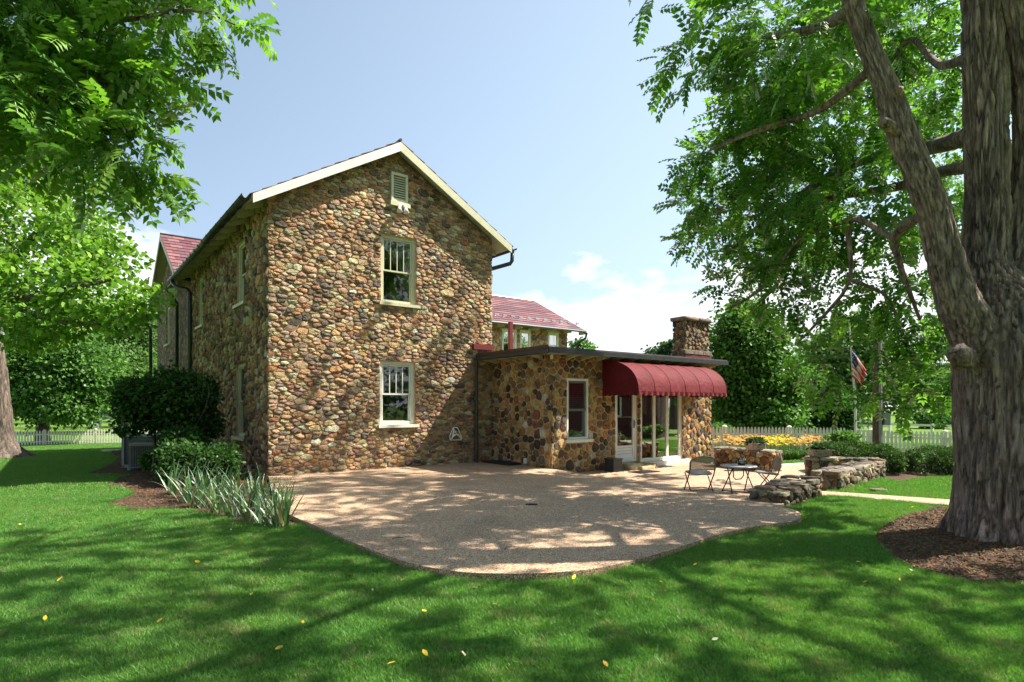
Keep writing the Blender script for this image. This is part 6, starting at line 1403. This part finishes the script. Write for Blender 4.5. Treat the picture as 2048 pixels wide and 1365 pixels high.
# ------------------------------------------------------------------ fallen leaves
def fl_mesh(seed, c):
    R = random.Random(seed); q = MB(); q.col = c; l, w = .05, .02
    q.add([(-l, 0, 0), (-l*.3, -w, .006), (l*.4, -w*.9, .004), (l, 0, .012), (l*.4, w*.9, .01), (-l*.3, w, .012), (0, 0, .0)], [(0,1,6),(1,2,6),(2,3,6),(3,4,6),(4,5,6),(5,0,6)]); return q.mesh('fallen_leaf', True)
FLM = m_attr('fallen_leaf_skin', .6)
flm = [fl_mesh(0, (.75, .52, .03)), fl_mesh(1, (.70, .42, .05)), fl_mesh(2, (.55, .24, .06)), fl_mesh(3, (.6, .56, .38))]
for m_ in flm: m_.materials.append(FLM)
spots = [(805,1161,0),(745,1181,3),(503,1190,0),(836,1220,0),(848,1224,0),(606,1246,1),(558,1298,1),(783,1328,1),(927,1310,3),(850,1308,0),(950,1177,2),(990,1210,2),(1010,1222,2),(1172,1166,0),(1322,1165,2),(1264,1128,0),(120,1160,1),(90,1238,0),(378,1117,1),(395,1125,0),(462,1060,3),(560,1140,3),(593,1105,1),(1430,1280,3),(1716,1125,0),(1730,1165,0),(1800,1160,0),(1822,1142,3),(1677,1010,0),(1825,1015,0),(1750,1066,0),(1885,1093,0),(1560,1092,0),(1390,1130,1),(1215,1167,3),(320,1243,1),(22,1250,0),(700,1150,0),(652,1062,0),(330,1075,3),(1300,1200,0),(1080,1158,0),(1148,1156,0),(40,1050,0),(1640,1245,3),(1210,1330,1),(1505,1195,2)]
R = random.Random(4)
for k, (px, py, c) in enumerate(spots):
    x, y = gr(px, py, .05); o = bpy.data.objects.new('fallen_leaf', flm[c]); COL.objects.link(o); s_ = R.uniform(.35, .75); o.scale = (s_, s_, s_)
    hz_ = .055
    if inpoly(np.array([x]), np.array([y]), bed_r)[0]: hz_ = bh_r(x, y) + .02
    o.location = (x, y, hz_); o.rotation_euler = (R.uniform(-.5, .5), R.uniform(-.5, .5), R.uniform(0, 6.3))
    wd = ('bright yellow', 'orange-yellow', 'rusty brown', 'pale grey')[c]; ar = 'left part of the' if px < 680 else ('middle of the front' if px < 1350 else 'right part of the')
    tag(o, f'small {wd} fallen leaf lying on the {ar} lawn', 'leaf', f'{wd} leaves fallen on the {ar} lawn')

for k, (px, py, c) in enumerate([(1000, 1057, 3), (1345, 1027, 3), (1292, 1050, 3), (1085, 975, 3), (905, 1100, 3), (860, 1010, 1), (1180, 1095, 3), (1420, 1045, 3)]):
    x, y = gr(px, py, PZ); o = bpy.data.objects.new('fallen_leaf', flm[c]); COL.objects.link(o); o.scale = (.4, .4, .4); o.location = (x, y, patio_h(x, y) + .01); o.rotation_euler = (0, 0, k * 1.3)
    tag(o, 'tiny dry pale leaf scrap lying on the patio paving' if c == 3 else 'small orange leaf lying on the patio paving', 'leaf', 'dry leaf scraps on the patio')
for k, (px, py, a_) in enumerate([(785, 1078, .4), (1258, 1013, 2.0), (1010, 1100, 1.2)]):
    x, y = gr(px, py, PZ); z = patio_h(x, y); q = MB(); q.tube([(0, 0, .005), (.06, .01, .012), (.13, -.01, .006)], [.004, .004, .002], 5); o = q.build('twig', BARK2); o.location = (x, y, z); o.rotation_euler = (0, 0, a_)
    tag(o, 'short dark twig lying on the ' + ('left', 'right', 'middle')[k] + ' part of the patio', 'twig')
# ------------------------------------------------------------------ grass, mulch chips (scattered by geometry nodes)
def gn_scatter(name, P, rot, scl, idx, variants, label, cat):
    me = bpy.data.meshes.new(name); me.vertices.add(len(P)); me.vertices.foreach_set('co', P.astype(np.float32).ravel())
    for nm, ty, arr in (('rotv', 'FLOAT_VECTOR', rot), ('sclf', 'FLOAT', scl), ('vid', 'INT', idx)):
        a = me.attributes.new(nm, ty, 'POINT'); a.data.foreach_set('vector' if ty == 'FLOAT_VECTOR' else 'value', arr.ravel())
    o = link_mesh(name, me); tag(o, label, cat, kind='stuff')
    coll = bpy.data.collections.new(name + '_forms')
    for v in variants: coll.objects.link(v)
    ng = bpy.data.node_groups.new(name + '_nodes', 'GeometryNodeTree'); ng.interface.new_socket('Geometry', in_out='INPUT', socket_type='NodeSocketGeometry'); ng.interface.new_socket('Geometry', in_out='OUTPUT', socket_type='NodeSocketGeometry')
    gi = N(ng, 'NodeGroupInput'); go_ = N(ng, 'NodeGroupOutput'); ip = N(ng, 'GeometryNodeInstanceOnPoints'); ci = N(ng, 'GeometryNodeCollectionInfo'); ci.inputs[0].default_value = coll; ci.inputs['Separate Children'].default_value = True; ci.inputs['Reset Children'].default_value = True
    def at_(nm, ty): n = N(ng, 'GeometryNodeInputNamedAttribute', data_type=ty); n.inputs[0].default_value = nm; return n.outputs[0]
    ng.links.new(gi.outputs[0], ip.inputs['Points']); ng.links.new(ci.outputs[0], ip.inputs['Instance']); ip.inputs['Pick Instance'].default_value = True
    ng.links.new(at_('vid', 'INT'), ip.inputs['Instance Index']); ng.links.new(at_('rotv', 'FLOAT_VECTOR'), ip.inputs['Rotation']); ng.links.new(at_('sclf', 'FLOAT'), ip.inputs['Scale']); ng.links.new(ip.outputs[0], go_.inputs[0])
    md = o.modifiers.new('scatter', 'NODES'); md.node_group = ng; return o
def tuft(seed, n, rad, h0, h1, w):
    R = random.Random(seed); V = []; F = []
    for k in range(n):
        a = R.uniform(0, 6.28); r = rad * math.sqrt(R.random()); x, y = r * math.cos(a), r * math.sin(a); h = R.uniform(h0, h1); b = R.uniform(0, 6.28); ln = R.uniform(.1, .75) * h; t = R.uniform(0, 6.28); dx, dy = math.cos(t) * w / 2, math.sin(t) * w / 2; lx, ly = math.cos(b) * ln, math.sin(b) * ln; i = len(V)
        V += [(x-dx, y-dy, -.005), (x+dx, y+dy, -.005), (x+lx*.35+dx*.8, y+ly*.35+dy*.8, h*.6), (x+lx*.35-dx*.8, y+ly*.35-dy*.8, h*.6), (x+lx, y+ly, h*.97)]; F += [(i, i+1, i+2, i+3), (i+3, i+2, i+4)]
    me = bpy.data.meshes.new('tuft'); me.from_pydata(V, [], F); me.materials.append(GRASS); return bpy.data.objects.new('tuft_form', me)
near = [tuft(i, 22, .045, .035, .075, .0042) for i in range(5)]; far = [tuft(20 + i, 26, .10, .05, .085, .010) for i in range(4)]
house_poly = [tuple(W2(*p)[:2]) for p in ((-.05, -.05), (WID, -.02), (WID, -AD - .03), (WID + LX, -AD - .03), (WID + LX, 6), (18.4, 10), (18.4, 18.2), (-.05, 18.2))]
wallpolys = []
for p, q_, th in ((DC, DR, .52), ((6.13, 11.27), (8.3, 13.4), .42), ((6.88, 13.75), (8.35, 13.45), .42)):
    p, q2 = Vector(p), Vector(q_); d = (q2 - p).normalized(); n_ = Vector((-d.y, d.x)); wallpolys.append([tuple(p), tuple(q2), tuple(q2 + n_ * th), tuple(p + n_ * th)])
def lawn_mask(x, y):
    m = np.ones(x.shape, bool)
    for P in [patio_f, path_poly, bed_r, bed_l, bed_h2, bed_f, house_poly] + wallpolys: m &= ~inpoly(x, y, P)
    return m
def lawn_pts(y0, y1, dens, R, marg=1.2, far_=False):
    Wd = y1 * .88 + marg; n = int(dens * (y1 - y0) * 2 * Wd); x = R.uniform(-Wd, Wd, n); y = R.uniform(y0, y1, n); k = np.abs(x) < y * .87 + marg; x, y = x[k], y[k]; k = lawn_mask(x, y); return x[k], y[k]
Rn = np.random.default_rng(99); X = []; Y = []
for y0, y1, dn in ((2.6, 5.0, 1500), (5.0, 7.5, 1000), (7.5, 11, 600)):
    x, y = lawn_pts(y0, y1, dn, Rn); X.append(x); Y.append(y)
X = np.concatenate(X); Y = np.concatenate(Y); n = len(X); hn = np.array([mnoise.noise(Vector((a * .8, b * .8, 0))) for a, b in zip(X[::1], Y[::1])])
gn_scatter('grass', np.stack([X, Y, np.zeros(n)], 1), np.stack([np.zeros(n), np.zeros(n), Rn.uniform(0, 6.28, n)], 1), (.85 + .5 * hn + Rn.uniform(-.15, .25, n)), Rn.integers(0, 5, n).astype(np.int32), near, 'mown green lawn grass in front of the patio', 'grass')
X = []; Y = []
for y0, y1, dn in ((11, 18, 170), (18, 36, 45)):
    x, y = lawn_pts(y0, y1, dn, Rn, 2); X.append(x); Y.append(y)
X = np.concatenate(X); Y = np.concatenate(Y); n = len(X); Z = np.array([ground_h(a, b) for a, b in zip(X, Y)])
gn_scatter('grass', np.stack([X, Y, Z], 1), np.stack([np.zeros(n), np.zeros(n), Rn.uniform(0, 6.28, n)], 1), Rn.uniform(.6, 1.0, n), Rn.integers(0, 4, n).astype(np.int32), far, 'short lawn grass farther back beside the house and fences', 'grass')
# mulch chips
chipm = []
for i in range(5):
    R = random.Random(i); q = MB(); q.col = tuple(c * R.uniform(.6, 1.6) for c in (.12, .06, .035)); l, w, t = R.uniform(.02, .045), R.uniform(.004, .009), .003
    q.add([(-l,-w,0),(l*.8,-w*.7,.002),(l,w*.6,.004),(-l*.9,w,.001),(-l,-w,t),(l*.8,-w*.7,t+.002),(l,w*.6,t+.004),(-l*.9,w,t+.001)], [(0,3,2,1),(4,5,6,7),(0,1,5,4),(1,2,6,5),(2,3,7,6),(3,0,4,7)]); me = q.mesh('chip'); me.materials.append(m_attr('chip_wood', .9) if 'chip_wood' not in bpy.data.materials else bpy.data.materials['chip_wood']); chipm.append(bpy.data.objects.new('chip_form', me))
def chips(poly, hf, dens, label, R):
    a = np.array(poly); n = int(dens * (a[:,0].max()-a[:,0].min()) * (a[:,1].max()-a[:,1].min())); x = R.uniform(a[:,0].min(), a[:,0].max(), n); y = R.uniform(a[:,1].min(), a[:,1].max(), n); k = inpoly(x, y, poly) & ~inpoly(x, y, house_poly) & ~inpoly(x, y, patio_f); x, y = x[k], y[k]; n = len(x)
    z = np.array([hf(p, q) for p, q in zip(x, y)]) + .004
    gn_scatter('mulch_chips', np.stack([x, y, z], 1), np.stack([R.normal(0, .3, n), R.normal(0, .3, n), R.uniform(0, 6.28, n)], 1), R.uniform(.5, 1.1, n), R.integers(0, 5, n).astype(np.int32), chipm, label, 'mulch')
chips(bed_r, bh_r, 1300, 'brown shredded bark mulch round the big walnut', Rn); chips(bed_l, bh_l, 500, 'brown shredded bark mulch beside the house', Rn)
